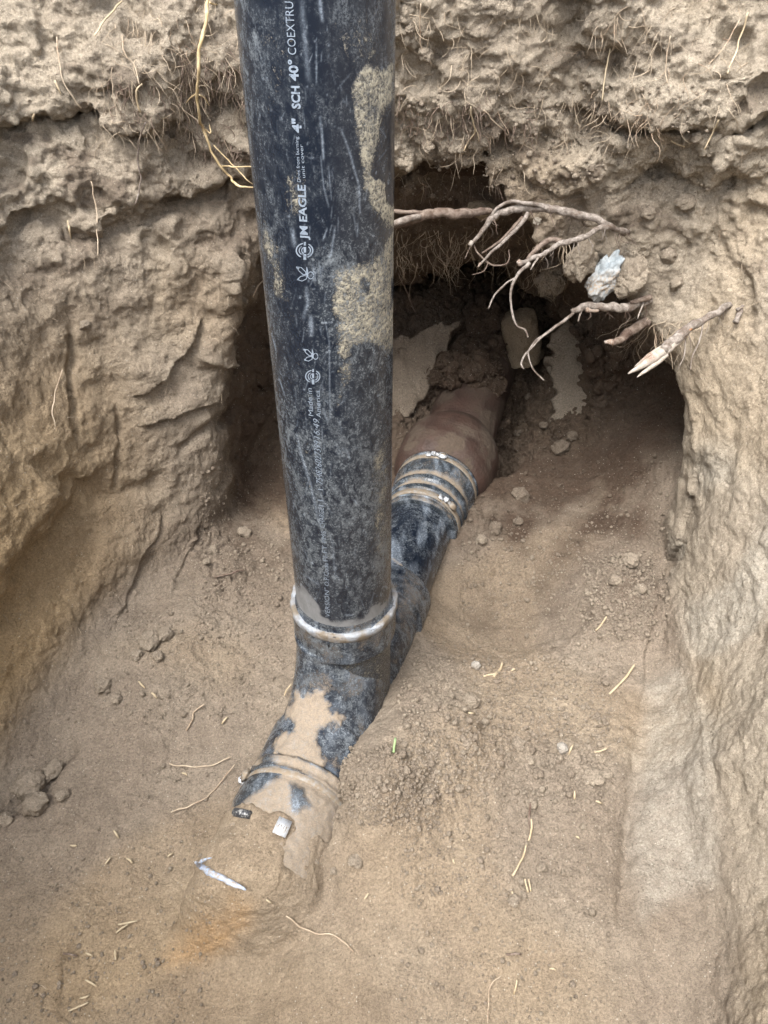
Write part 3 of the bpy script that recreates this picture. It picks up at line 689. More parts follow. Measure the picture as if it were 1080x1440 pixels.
def z_of_py(py_, a):
    x, y = VX+VR*math.sin(a), VY-VR*math.cos(a)
    lo, hi = -.1, 1.0
    for _ in range(40):
        m_ = (lo+hi)/2
        if proj(np.array([x, y, m_]))[1] > py_: lo = m_
        else: hi = m_
    return lo
def a_of_px(px_, py_):
    lo, hi = -1.4, 1.4
    for _ in range(40):
        m_ = (lo+hi)/2; z = z_of_py(py_, m_)
        if proj(np.array([VX+VR*math.sin(m_), VY-VR*math.cos(m_), z]))[0] < px_: lo = m_
        else: hi = m_
    return lo
def wrap(verts, lift=.0004):
    """(u along the pipe upwards, v across, up = towards the left) on the barrel"""
    out = []
    for a, z in verts:
        out.append((VX+(VR+lift)*math.sin(a)-vp.location.x, VY-(VR+lift)*math.cos(a)-vp.location.y, z-vp.location.z))
    return out
dg = bpy.context.evaluated_depsgraph_get
def lettering(body, py0, py1, pxb, hpx, bold=.0, shear=0., space=1., name='lettering'):
    """text reading upward from photo row py0 to py1, baseline at column pxb (at py0..py1), height hpx"""
    cu = bpy.data.curves.new('t', 'FONT'); cu.body = body; cu.size = 1; cu.offset = bold; cu.shear = shear; cu.space_character = space; cu.resolution_u = 3
    ob = bpy.data.objects.new('t', cu); C.objects.link(ob); bpy.context.view_layer.update()
    me = bpy.data.meshes.new_from_object(ob.evaluated_get(dg())); bpy.data.objects.remove(ob)
    co = np.zeros(len(me.vertices)*3, np.float32); me.vertices.foreach_get('co', co); co = co.reshape(-1, 3)
    x0, x1 = co[:, 0].min(), co[:, 0].max(); h = .70
    if isinstance(pxb, (int, float)): pxb = (pxb, pxb)
    a0, a1 = a_of_px(pxb[0], py0), a_of_px(pxb[1], py1); z0, z1 = z_of_py(py0, a0), z_of_py(py1, a1)
    ym = (py0+py1)/2; am = (a_of_px(pxb[0]/2+pxb[1]/2, ym)-a_of_px(pxb[0]/2+pxb[1]/2-hpx, ym))/h
    t = (co[:, 0]-x0)/(x1-x0); A = a0+(a1-a0)*t-co[:, 1]*am; Z = z0+(z1-z0)*t
    P = wrap(list(zip(A, Z)))
    me.vertices.foreach_set('co', np.array(P, np.float32).ravel()); me.update(); me.materials.clear()
    return link(name, me, INK, vp)
def t_px(y): return 414+(y-60)*(455-414)/(800-60)   # the baseline column the print follows
lettering('COEXTRUDED', 77, -33, (417, 410), 12, -.004, name='lettering')
lettering('SCH', 153, 121, (422.5, 421), 11.5, .035)
lettering('40\u00b0', 114, 84, (420, 418.5), 12.5, .03)
lettering('4"', 187, 167, (424, 423), 12, .035)
lettering('Does from burning', 256, 192, (423, 419.5), 4.8, .0)
lettering('unit cover', 250, 203, (429.5, 426), 4.8, .0)
lettering('JM EAGLE', 337, 260, (433, 429.5), 10.5, .03)
lettering('Made in', 585, 546, (441, 438.5), 7, .0, name='lettering')
lettering('America', 587, 549, (451.5, 449.5), 6.5, .0)
lettering('16:49', 617, 589, (450, 449), 8.5, -.005, .25)
lettering('754826027399', 681, 620, (454, 450.5), 9, -.005, .25)
lettering('11  1', 712, 688, (455.5, 454.5), 7.5, -.008)
lettering('CHARGE', 742, 714, (457, 455.5), 7, -.008)
lettering('PMS', 763, 747, (459, 458), 6.5, -.008)
lettering('FI-FT', 789, 767, (461, 459.5), 6.5, -.008)
lettering('O.P.Code', 824, 792, (463, 461.5), 6.5, -.008)
lettering('VERSION"', 868, 827, (464, 463), 6.5, -.01)
def emblem(shapes, name):
    V, Fc = [], []
    for pts, w_ in shapes:
        n = len(pts); base = len(V); pts = np.array(pts, float); tg = np.gradient(pts, axis=0); L = np.hypot(tg[:, 0], tg[:, 1])+1e-9; nx, ny = -tg[:, 1]/L, tg[:, 0]/L
        for k in range(n):
            ww = w_[k] if hasattr(w_, '__len__') else w_
            for sg in (1, -1):
                X, Y = pts[k, 0]+sg*nx[k]*ww/2, pts[k, 1]+sg*ny[k]*ww/2; a = a_of_px(X, Y); V.append((a, z_of_py(Y, a)))
        for k in range(n-1): Fc.append((base+2*k, base+2*k+1, base+2*k+3, base+2*k+2))
    me = bpy.data.meshes.new(name); me.from_pydata(wrap(V), [], Fc); me.update(); link(name, me, INK, vp)
def arc(cx, cy, rx, ry, a, b, n=14): return [(cx+rx*math.cos(math.radians(t)), cy-ry*math.sin(math.radians(t))) for t in np.linspace(a, b, n)]
for cx, cy, k in ((428.5, 352, 1.), (440, 529, .86)):
    emblem([(arc(cx, cy, 11.5*k, 10*k, 100, 245), [1.]+[1.8*k]*12+[.8]), (arc(cx, cy, 7.5*k, 6.5*k, 120, 235), 1.4*k), (arc(cx, cy, 11.5*k, 10*k, -70, 62), [.8]+[1.8*k]*12+[1.]), (arc(cx, cy, 8.3*k, 7*k, -60, 50), 1.6*k), (arc(cx, cy, 4*k, 4.2*k, 95, 260), 1.2*k),
            ([(cx+.5, cy-12*k), (cx+.5, cy-7*k)], 3*k), ([(cx+.5, cy-5*k), (cx+.5, cy+3*k)], 3.4*k), ([(cx+.5, cy+5*k), (cx+.5, cy+13*k)], 4*k)], 'emblem')
for cx, cy, k in ((430, 386, 1.), (438, 500, .84)):
    emblem([([(cx-13*k, cy-11*k), (cx-6*k, cy-10*k), (cx, cy-4*k), (cx+.5*k, cy)], 1.1), ([(cx-13*k, cy-11*k), (cx-9*k, cy-5*k), (cx-4*k, cy-.5*k), (cx+.5*k, cy)], 1.1), ([(cx-12*k, cy+7*k), (cx-7*k, cy+2.5*k), (cx-3*k, cy+1.5*k), (cx+1*k, cy+1*k)], 1.1), ([(cx-12*k, cy+7*k), (cx-5*k, cy+9*k), (cx+1*k, cy+6*k), (cx+2*k, cy+2*k)], 1.1),
            ([(cx-12.5*k, cy-10.5*k), (cx-9*k, cy-8.5*k)], 2.2), ([(cx-11.5*k, cy+6.6*k), (cx-9*k, cy+6*k)], 2.0), ([(cx+1.5*k, cy-11*k), (cx+2.2*k, cy-5*k), (cx+2.2*k, cy+4*k)], [.6, 2.6, 2.6]), (arc(cx+7*k, cy+1*k, 4*k, 5*k, 0, 350), 1.1)], 'emblem')

# ------------------------------------------------------------------ the fitting: run, upright branch, sockets
def axis_coords(P, y0):
    a = P-pl(y0); s = a@PD; c = a-s[:, None]*PD; return s, np.linalg.norm(c, axis=1), c
def f_fit(P):
    x, y, z = P.T; Y0 = .49
    s, r, _ = axis_coords(P, Y0); L = (.815-Y0)/PD[1]
    bodyr = np.maximum(r-.0585, np.abs(s-L/2)-L/2+.004)
    sock1 = np.maximum(r-.0655, np.abs(s-.0265)-.0265)
    sock2 = np.maximum(r-.0650, np.abs(s-(L-.026))-.026)
    v = smin(bodyr, sock1, .006); v = smin(v, sock2, .006)
    # branch: a quarter bend from upright to the run, swept towards the near end
    RB = .135; zc = RB
    bx = VX+(y-VY)*PSL*.95; yb = np.where(z < zc, y-(VY-RB), y-(VY-RB))
    q = np.hypot(y-(VY-RB), z-zc); inq = (z < zc) & (y > VY-RB)
    dl = np.hypot(q-RB, x-bx); br = np.where(inq, dl, 9.)
    br = np.where((z >= zc) & (z < .19), np.hypot(x-VX, y-VY), br)
    br = br-.0565
    v = smin(v, br, .016)
    us = np.maximum(np.hypot(x-VX, y-VY)-.0625, np.maximum(z-ZR, (ZR-.050)-z))
    v = smin(v, us, .005)
    return v
lo = np.array([-.19, .42, -.075]); h = .0024; dims = np.ceil((np.array([.10, .84, .195])-lo)/h).astype(int)
gg = np.stack(np.meshgrid(*[lo[a]+h*np.arange(dims[a]) for a in range(3)], indexing='ij'), -1).reshape(-1, 3)
Fv = np.concatenate(list(POOL2.map(f_fit, np.array_split(gg, 16)))).reshape(dims).astype(np.float32)
Pf, Qf = surface_nets(Fv, lo, h); Pf = smooth_mesh(Pf, Qf, 2, .4)
Nf = vnormals(Pf, Qf); Pf = Pf-Nf*(f_fit(Pf)*.9)[:, None]
px, py, dp = proj(Pf); P32 = Pf.astype(np.float32); up = Nf[:, 2]
wx, wy = px+10*fbm(P32, 45, 5, 211, gain=.65), py+10*fbm(P32, 45, 5, 212, gain=.65)
s, r, _ = axis_coords(Pf, .49)
dust = .12+.35*ss(.25, .9, up)*ss(.2, -.3, fbm(P32, 25, 3, 214))
for poly, soft, a in (([(410, 975), (438, 975), (455, 965), (462, 975), (468, 1000), (485, 1015), (478, 1030), (440, 1030), (425, 1060), (400, 1085), (385, 1050), (400, 1010)], 5, 1.),
                      ([(418, 1018), (438, 1022), (455, 1045), (458, 1085), (430, 1100), (395, 1085), (415, 1055)], 6, .95), ([(365, 1055), (460, 1080), (440, 1110), (340, 1090)], 5, .7),
                      ([(490, 893), (520, 890), (515, 910), (495, 915)], 4, .7), ([(560, 800), (600, 830), (590, 870), (560, 900), (552, 870)], 9, .6), ([(430, 930), (470, 940), (465, 975), (420, 985), (405, 960)], 12, .5)):
    dust = np.maximum(dust, a*ss(-soft*2.2, soft*1.6, inpoly(wx, wy, poly)))
for (cx, cy, rx, ry, dk) in ((470, 1040, 22, 20, .85), (505, 985, 16, 28, .9), (398, 1022, 16, 12, .9), (436, 943, 4, 9, 1.), (500, 905, 8, 6, .3), (478, 905, 24, 12, .7)):
    dust *= 1-dk*np.exp(-(((wx-cx)/rx)**4+((wy-cy)/ry)**4))
dust = np.maximum(dust, .75*ss(.02, -.03, Pf[:, 2]))
dust = np.clip(dust, 0, 1)
Pf = Pf+Nf*(ss(.55, .95, dust)*(.0012+.0012*fbm(P32, 110, 3, 215)))[:, None]
grey = 0*dust
haze = np.clip(.5+.7*fbm(P32, 30, 4, 217), 0, 1); dust = np.maximum(dust, np.clip(.34+.5*fbm(P32, 34, 4, 219), 0, .55))
ft = empty('pipe_fitting', pl(.60, -.05), 'black plastic branch fitting where the upright pipe joins the sloping line, half dusted with sand', 'pipe fitting')
sock = (Pf[:, 2] > ZR-.0505)[Qf].all(1)
body_q = Qf[~sock]; sock_q = Qf[sock]
A = dict(dust=dust, grey=grey, haze=haze, scratch=np.clip(fbm(P32, 60, 4, 218, (1, 1, .3)), 0, 1)*.5)
for nm, qq in (('body', body_q), ('upright_socket', sock_q)):
    Pc, Qc, u = compact(Pf, qq); put_np(nm, Pc, Qc, PLASTIC, ft, {k: v[u] for k, v in A.items()})
# cement bead round the mouth of the socket
th = np.linspace(0, 2*math.pi, 160, endpoint=False); prof = [(-.0010, .0568), (.0008, .0570), (.0018, .0590), (.0018, .0618), (.0008, .0634), (-.0012, .0642), (-.0075, .0643), (-.0098, .0626)]
Pr, Qr = lathe(prof, (VX, VY, ZR), (0, 0, 1), 200, up=(0, 1, 0)); c0 = np.array([VX, VY, ZR]); k = fbm(Pr.astype(np.float32), 45, 3, 221)
d_ = Pr-c0; rr = np.hypot(d_[:, 0], d_[:, 1])[:, None]; Pr = Pr+np.concatenate([d_[:, :2]/rr*.0018*k[:, None], .0022*k[:, None]], 1)
put_np('cement_bead', Pr, Qr, CEMENT, ft)
# moulded bump and slot on the fitting's face
for (X, Y, w_, h_) in ((462, 905, 3, 15), (472, 907, 2.4, 12)):
    p = at_y(X, Y, .5725); bm_link(box(p-np.array(ft.location), [(1, 0, 0), (0, 1, 0), (0, 0, 1)], (w_*.0008, .003, h_*.0008), .3), 'moulded_rib', PLASTIC, ft)

# ------------------------------------------------------------------ the pieces of the line
def line_part(name, prof, y0, mat, parent, dustf, seg=160, disp=0., **kw):
    Pq, Qq = lathe(prof, pl(y0), PD, seg); Nq = vnormals(Pq, Qq); p32 = Pq.astype(np.float32); X, Y, D = proj(Pq)
    du = np.clip(dustf(Pq, Nq, p32, X, Y), 0, 1)
    if disp: Pq = Pq+Nq*(disp*ss(.5, .9, du)*(1+.8*fbm(p32, 120, 3, 230)))[:, None]
    return put_np(name, Pq, Qq, mat, parent, dict(dust=du, grey=np.zeros(len(Pq)), haze=np.clip(.3+.6*fbm(p32, 25, 3, 231), 0, 1), scratch=np.clip(1.6*fbm(p32, 50, 4, 232, (1, .25, 1)), 0, 1)*.7))
def dense(prof, step=.003):
    out = []
    for (a, ra), (b, rb) in zip(prof[:-1], prof[1:]):
        n = max(1, int(math.hypot(b-a, rb-ra)/step)); out += [(a+(b-a)*t/n, ra+(rb-ra)*t/n) for t in range(n)]
    return out+[prof[-1]]
def clampset(parent, y, r, ang, dirty=False, w_=.0125, piece=True, flip=1):
    """worm-drive band round the line at y, radius r, screw at angle ang (radians clockwise from the top seen from the near end)"""
    prof = [(-w_/2, r-.001), (-w_/2, r+.0006), (-w_/2+.0008, r+.0013), (w_/2-.0008, r+.0013), (w_/2, r+.0006), (w_/2, r-.001)]
    Pq, Qq = lathe(prof, pl(y), PD, 120); cb = put_np('clamp_band', Pq, Qq, DUSTYSTEEL if dirty else STEEL, parent)
    r_, u_, f_ = frame(PD); n_ = math.cos(ang)*u_+math.sin(ang)*r_; t_ = -math.sin(ang)*u_+math.cos(ang)*r_
    c = pl(y)+n_*(r+.0045); o = np.array(parent.location)
    hs_ = bm_link(box(c+t_*.004-o, [t_, PD, n_], (.015, .0135, .0075), .3), 'screw_housing', DUSTYSTEEL if dirty == 2 else STEEL, cb)
    sl = bm_link(box(c+t_*.005+n_*.0042-o, [t_, PD, n_], (.009, .004, .0012), .3), 'housing_slot', DUSTYSTEEL, cb)
    # screw: shank, collar and hexagonal head
    pr = [(-.016, .0), (-.016, .0040), (-.0115, .0042), (-.0112, .0052), (-.0098, .0052), (-.0096, .0030), (-.004, .0032)]
    Pq, Qq = lathe(pr, c-o, t_, 6, up=n_); me = mesh_np('screw', Pq, Qq, smooth=False); link('screw', me, STEEL, cb)
    Pq, Qq, _, _ = tube([c-t_*.018-n_*.0035-o, c-t_*.012-n_*.0035-o], [.0052, .0052], 4, .01); P4 = box(c-t_*.0205-n_*.0032-o, [t_, PD, n_], (.009, .0115, .0014), .3); bm_link(P4, 'band_tail', STEEL, cb)
    return cb
base_dust = lambda lvl, lo_=.0: (lambda Pq, Nq, p32, X, Y: lo_+lvl*ss(.1, .9, Nq[:, 2]+.5*fbm(p32, 22, 3, 240)))
# upstream plain pipe between fitting and rubber coupling
pp = empty('short_pipe', pl(.80, -.05), 'short scuffed blue-black plastic pipe between the branch fitting and the far rubber coupling', 'drain pipe')
def d1(Pq, Nq, p32, X, Y):
    s_, r_, _ = axis_coords(Pq, .80); d = .10+.15*ss(0, .6, fbm(p32, 30, 3, 241))
    wx, wy = X+5*fbm(p32, 40, 3, 242), Y+4*fbm(p32, 40, 3, 243)
    for pts in ([(548, 787), (560, 792), (578, 806), (596, 830)], [(548, 805), (566, 812), (584, 830)], [(548, 822), (575, 850), (585, 862)]):
        q, _, _ = polydist(wx, wy, pts); d = np.maximum(d, .8*np.exp(-(q/3.2)**2))
    return d
line_part('barrel', dense([(-.02, .0562), (.20, .0562)]), .80, PLASTIC, pp, d1)
cf = empty('rubber_coupling', pl(1.02, -.06), 'ribbed rubber coupling with shiny screw on top, between black pipe and clay hub', 'pipe coupling')
prof = dense([(0, .0563), (0, .0645), (.004, .0665), (.008, .0665), (.010, .0640), (.013, .0640), (.0135, .0655), (.030, .0660), (.031, .0685), (.036, .0692), (.040, .0692), (.042, .0670), (.052, .0680), (.054, .0712), (.060, .0720), (.064, .0718), (.067, .0700), (.090, .0735), (.105, .0750), (.107, .0728), (.124, .0732), (.1245, .0755), (.128, .0755), (.130, .0700)], .002)
def d2(Pq, Nq, p32, X, Y):
    s_, r_, _ = axis_coords(Pq, .962); b = lambda a, c, w_: np.exp(-((s_-a)/w_)**2)*c
    n_ = fbm(p32, 35, 4, 244)
    return .08+.34*n_ + b(.023, .50, .006)+b(.047, .55, .004)+b(.071, .50, .006)+b(.118, .3, .005)-b(.036, .2, .004)-b(.060, .22, .005)+.35*ss(.3, .7, -Nq[:, 2])+.25*ss(.02, .05, Pq[:, 0]-(PX0+PSL*(Pq[:, 1]-PY0)))*ss(.1, -.2, n_)
line_part('sleeve', prof, .962, RUBBER, cf, d2, 200, .0009)
clampset(cf, .962+.116*PD[1], .0735, math.radians(4), 1, .0095)
clampset(cf, .962+.022*PD[1], .0662, math.radians(44), 2)
# clay pipe: bell and barrel
cp = empty('clay_pipe', pl(1.2, -.09), 'old brown clay drain pipe with a wide dirty hub, running back under crumbled soil', 'clay pipe')
def d3(Pq, Nq, p32, X, Y):
    n_ = fbm(p32, 18, 4, 245); s_, _, _ = axis_coords(Pq, 1.085)
    d = .55+.9*n_+.25*fbm(p32, 60, 3, 248)+.3*ss(.5, 1., Nq[:, 2]+.3*n_)
    q, _, _ = polydist(X+4*n_, Y+4*n_, [(585, 600), (612, 596), (640, 606), (664, 622)]); d = d-.55*np.exp(-(q/6.)**2)
    d = d-.6*ss(.018, .006, s_); q, _, _ = polydist(X+5*n_, Y+5*n_, [(660, 648), (662, 660)]); return d+.5*np.exp(-(q/7.)**2)
line_part('hub', dense([(-.004, .064), (-.002, .0745), (.004, .0810), (.012, .0860), (.022, .0895), (.040, .0925), (.070, .0940), (.088, .0938), (.103, .0915), (.116, .0870), (.128, .0810), (.138, .0755), (.146, .0715)]), 1.087, CLAY, cp, d3, 160, .0008)
_PD, PD = PD, (PD+np.array([0, 0, .17]))/np.linalg.norm(PD+np.array([0, 0, .17]))      # the clay barrel climbs away from the hub
Pq, Qq = lathe(dense([(-.02, .0700), (.52, .0700)], .006), pl(1.087)+_PD*.135, PD, 120); PD = _PD
Nq = vnormals(Pq, Qq); p32 = Pq.astype(np.float32); X, Y, D = proj(Pq); du = np.clip(d3(Pq, Nq, p32, X, Y), 0, 1)
put_np('barrel', Pq+Nq*(.0016*ss(.5, .9, du)*(1+.9*fbm(p32, 70, 3, 233)))[:, None], Qq, CLAY, cp, dict(dust=du))
# near coupling, downstream of the fitting
cn = empty('dusty_coupling', pl(.42, -.05), 'rubber coupling buried in sand below the branch fitting, its band screw peeping out', 'pipe coupling')
prof = dense([(0, .056), (0, .0668), (-.003, .0674), (-.008, .0674), (-.0095, .0662), (-.013, .0662), (-.014, .0674), (-.018, .0676), (-.020, .0662), (-.028, .0668), (-.034, .0685), (-.055, .0690), (-.090, .0690), (-.118, .0690), (-.120, .056)], .002)
def d4(Pq, Nq, p32, X, Y):
    n_ = fbm(p32, 38, 4, 246); wx, wy = X+6*n_, Y+6*fbm(p32, 38, 4, 247); d = .97+0*n_
    for poly, a in (([(325, 1120), (332, 1095), (350, 1078), (372, 1082), (400, 1088), (370, 1100), (350, 1116), (335, 1140)], .72), ([(405, 1105), (430, 1112), (436, 1135), (412, 1142)], .55), ([(366, 1055), (386, 1056), (384, 1074), (368, 1072)], .5)):
        d = d-a*ss(-9, 7, inpoly(wx, wy, poly))
    for pts in ([(345, 1060), (372, 1052), (400, 1054)], [(350, 1080), (380, 1074), (420, 1084), (450, 1102)], [(418, 1064), (440, 1074), (460, 1086)]):
        q, _, _ = polydist(X, Y, pts); d = d-.5*np.exp(-(q/2.)**2)
    return d
line_part('sleeve', [(a, b) for a, b in prof[::-1]], .488, RUBBER, cn, d4, 200, .0012)
clampset(cn, .488-.022*PD[1], .0655, math.radians(-66), 2, .008)
# second band: dark barrel screw and pale slotted strap breaking the sand
r_, u_, f_ = frame(PD); o = np.array(cn.location); yb = .4165
def onpipe(X, Y, rad):
    """where the sight line meets the cylinder of that radius round the line"""
    d = ray(X, Y); lo_, hi_ = .6, 1.0
    for t in np.linspace(.6, 1.2, 2400):
        p = CAM+d*t; a = p-pl(.4); s_ = a@PD; c_ = a-s_*PD
        if np.linalg.norm(c_) < rad: return p, c_/np.linalg.norm(c_)
    return at_z(X, Y, rad), np.array([0, 0, 1.])
a_, n1_ = onpipe(329, 1141, .0745); b_, n2_ = onpipe(355, 1146, .0755)
t_ = (b_-a_)/np.linalg.norm(b_-a_)
Pq, Qq = lathe([(0, 0), (0, .0040), (.001, .0048), (.013, .0048), (.014, .0038), (.0145, .0030), (.0155, .0046), (.0165, .0046), (.0172, .0032), (.0182, .0032), (.0188, .0046), (.0198, .0046), (.0204, .0032), (.0215, .0032), (.022, .0044), (.0235, .0044), (.0235, 0)], a_-n1_*.001-o, t_, 20, up=n1_)
me = mesh_np('band_screw', Pq, Qq); link('band_screw', me, SCREWBLACK, cn)
a_, n1_ = onpipe(397, 1163, .0735); ta = np.cross(PD, n1_); o_ = a_-o
bm_link(box(o_, [ta, PD, n1_], (.0150, .0185, .0012), .3), 'strap', STEEL, cn)
for k in range(4): bm_link(box(o_+ta*(-.004+.0028*k)+n1_*.0007-PD*.001, [ta, PD, n1_], (.0007, .005, .0008), .2), 'strap_slot', DUSTYSTEEL, cn)
# buried hub beyond it: only a scrap of its pale edge shows
bp = empty('buried_pipe', pl(.30, -.05), 'sand-covered end of the buried line showing a thin pale blue edge below the dusty coupling', 'clay pipe')
Pq, Qq = lathe(dense([(.02, .058), (.05, .058)], .01), pl(.335, -.016), PD, 72); put_np('barrel', Pq, Qq, CLAY, bp, dict(dust=np.full(len(Pq), .7)))
w0, _ = onpipe(276, 1216, .0705); w1, _ = onpipe(344, 1251, .0705)
mid = [onpipe(X, Y, .0712)[0] for X, Y in ((275, 1213), (283, 1219), (298, 1228), (315, 1237), (330, 1244), (346, 1252))]
Pq, Qq, _, _ = tube(mid, [.0012, .0031, .0034, .0030, .0026, .0008], 10, .0015, .0006, .35, 5); put_np('rim', Pq, Qq, PAINT, bp, mixed=True)
m2 = [onpipe(X, Y, .0712)[0] for X, Y in ((281, 1214), (288, 1209), (297, 1206))]
Pq, Qq, _, _ = tube(m2, [.002, .0016, .0006], 8, .0015, .0008, .35, 6); put_np('rim_scrap', Pq, Qq, PAINT, bp, mixed=True)

# ------------------------------------------------------------------ solid lumps from distance fields
def lump(f, lo, hi, h, seed, amp=.004, sc=40.):
    lo, hi = np.array(lo, float), np.array(hi, float); dims = np.ceil((hi-lo)/h).astype(int)+1
    g = np.stack(np.meshgrid(*[lo[a]+h*np.arange(dims[a]) for a in range(3)], indexing='ij'), -1).reshape(-1, 3)
    F = (f(g)+amp*fbm(g.astype(np.float32), sc, 3, seed)).reshape(dims).astype(np.float32)
    F[0] = F[-1] = 1; F[:, 0] = F[:, -1] = 1; F[:, :, 0] = F[:, :, -1] = 1
    P, Q = surface_nets(F, lo, h); return smooth_mesh(P, Q, 1, .4), Q
def soilattrs(P, tone=.5, ochre=0., damp=0., pale=0.): n_ = len(P); return dict(tone=np.full(n_, tone), ochre=np.full(n_, ochre), damp=np.full(n_, damp), pale=np.full(n_, pale), orange=np.zeros(n_), rough=np.ones(n_))
def slab(name, label, poly, y0, tilt, thick, seed, **at):
    """a broken slab of firm soil: outline read off at depth y0, leaning by tilt"""
    cx = sum(p[0] for p in poly)/len(poly); cy = sum(p[1] for p in poly)/len(poly)
    c = at_y(cx, cy, y0) if y0 else hit(cx, cy)[0]-ray(cx, cy)*.028; nv = np.array(tilt, float); nv /= np.linalg.norm(nv)
    ux = np.cross([0, 0, 1.], nv); ux /= np.linalg.norm(ux); uy = np.cross(nv, ux)
    pts = []
    for X, Y in poly:
        d = ray(X, Y); t = nv@(c-CAM)/(nv@d); p = CAM+d*t-c; pts.append((p@ux, p@uy))
    pts = np.array(pts)
    def f(g):
        q = g-c; a, b, w_ = q@ux, q@uy, q@nv; sd_ = -inpoly(a, b, [tuple(p) for p in pts])
        rgh = .008*np.clip(fbm(g.astype(np.float32), 34, 3, seed+3), 0, 1)*ss(-.15, .15, perlin(g.astype(np.float32), 16, seed+4)); sd_ = sd_+.010*fbm(g.astype(np.float32), 30, 3, seed+6)
        return smax(smax(sd_, w_+rgh, .006), -w_-thick, .012)
    ext = np.abs(pts).max()+.03
    P, Q = lump(f, c-ext, c+ext, .0045, seed, .0055, 48)
    o = empty(name, c, label, name.replace('_', ' ')); N_ = vnormals(P, Q); A = soilattrs(P, **at); fr = ss(.5, .9, N_@nv)
    A['pale'] = np.clip(A['pale']*fr*(.6+.6*fbm(P.astype(np.float32), 25, 3, seed+8)), 0, 1); A['damp'] = A['damp']*(1-.7*fr)
    bpy.data.objects.remove(o)
    me = mesh_np(name, P-c, Q); [fattr(me, k, v) for k, v in A.items()]
    ob = link(name, me, SOIL); ob.location = c; ob['label'] = label; ob['category'] = 'soil slab'; return ob
slab('soil_slab', 'smooth-faced grey slab of firm soil leaning in the tunnel right of the clay pipe', [(798, 452), (818, 470), (833, 560), (818, 600), (790, 630), (765, 648), (760, 620), (778, 570), (778, 540), (768, 510), (778, 470)], 0, (-.45, -.8, .75), .05, 301, tone=.55, damp=.60, pale=.15)
slab('soil_slab', 'grey cracked slab of firm soil standing left of the clay pipe, beside the upright pipe', [(530, 480), (600, 462), (650, 448), (632, 490), (618, 530), (598, 560), (575, 585), (530, 600)], 0, (.3, -.8, .75), .04, 302, tone=.2, damp=.8, pale=.05)
def clod_mesh(seed, sub=3, flat=.75, ang_=.5):
    bm = bmesh.new(); bmesh.ops.create_icosphere(bm, subdivisions=sub, radius=1.)
    co = np.array([v.co for v in bm.verts], np.float32); k = np.random.default_rng(seed); n = k.normal(size=(14, 3)); n /= np.linalg.norm(n, axis=1)[:, None]; off = k.uniform(.55, 1., 14)
    m_ = np.minimum.reduce([np.where(co@n[q] > 1e-3, off[q]/np.maximum(co@n[q], 1e-3), 9) for q in range(14)]); rad = np.minimum(1.15, m_)*(1-ang_)*0+np.minimum(1.1, m_)*ang_+(1-ang_)*.9
    rad = rad*(1+.30*fbm(co, 1.7, 4, seed)+.07*fbm(co, 7, 3, seed+1))
    for v, r in zip(bm.verts, rad): v.co = Vector((v.co.x*r, v.co.y*r, v.co.z*r*flat))
    me = bpy.data.meshes.new('clod'); bm.to_mesh(me); bm.free(); me.polygons.foreach_set('use_smooth', np.ones(len(me.polygons), bool))
    for k_, v_ in soilattrs(np.zeros((len(me.vertices), 3)), .45).items(): fattr(me, k_, v_)
    me.materials.append(SOIL); return me
CL = [clod_mesh(400+q, 4, .8, .5) for q in range(6)]
CLD = [clod_mesh(430+q, 4, .8, .6) for q in range(2)]
for m_ in CLD:
    m_.attributes['damp'].data.foreach_set('value', np.full(len(m_.vertices), .5, np.float32))
def clod(X, Y, wpx, label, cat='clod', mesh=None, group=None, name='soil_clod', sink=.25, sz=(1, 1, 1), mat=None, rot=None):
    p, n_ = hit(X, Y); dep = (p-CAM)@np.array([0, cP, -sP]); r = wpx*dep/FPX/2
    me = (mesh or CL[rs.randrange(6)]).copy(); sc_ = (r*sz[0], r*sz[1], r*sz[2]); me.transform(Matrix.Diagonal((*sc_, 1))); me.update()
    o = bpy.data.objects.new(name, me); C.objects.link(o); o.location = p+n_*r*(1-sink*2)*.6+np.array([0, 0, r*.15])
    o.rotation_euler = rot or (rs.uniform(-.4, .4), rs.uniform(-.4, .4), rs.uniform(0, 6.28)); o['label'] = label; o['category'] = cat
    if group: o['group'] = group
    if mat:
        o.material_slots[0].link = 'OBJECT'; o.material_slots[0].material = mat
    return o
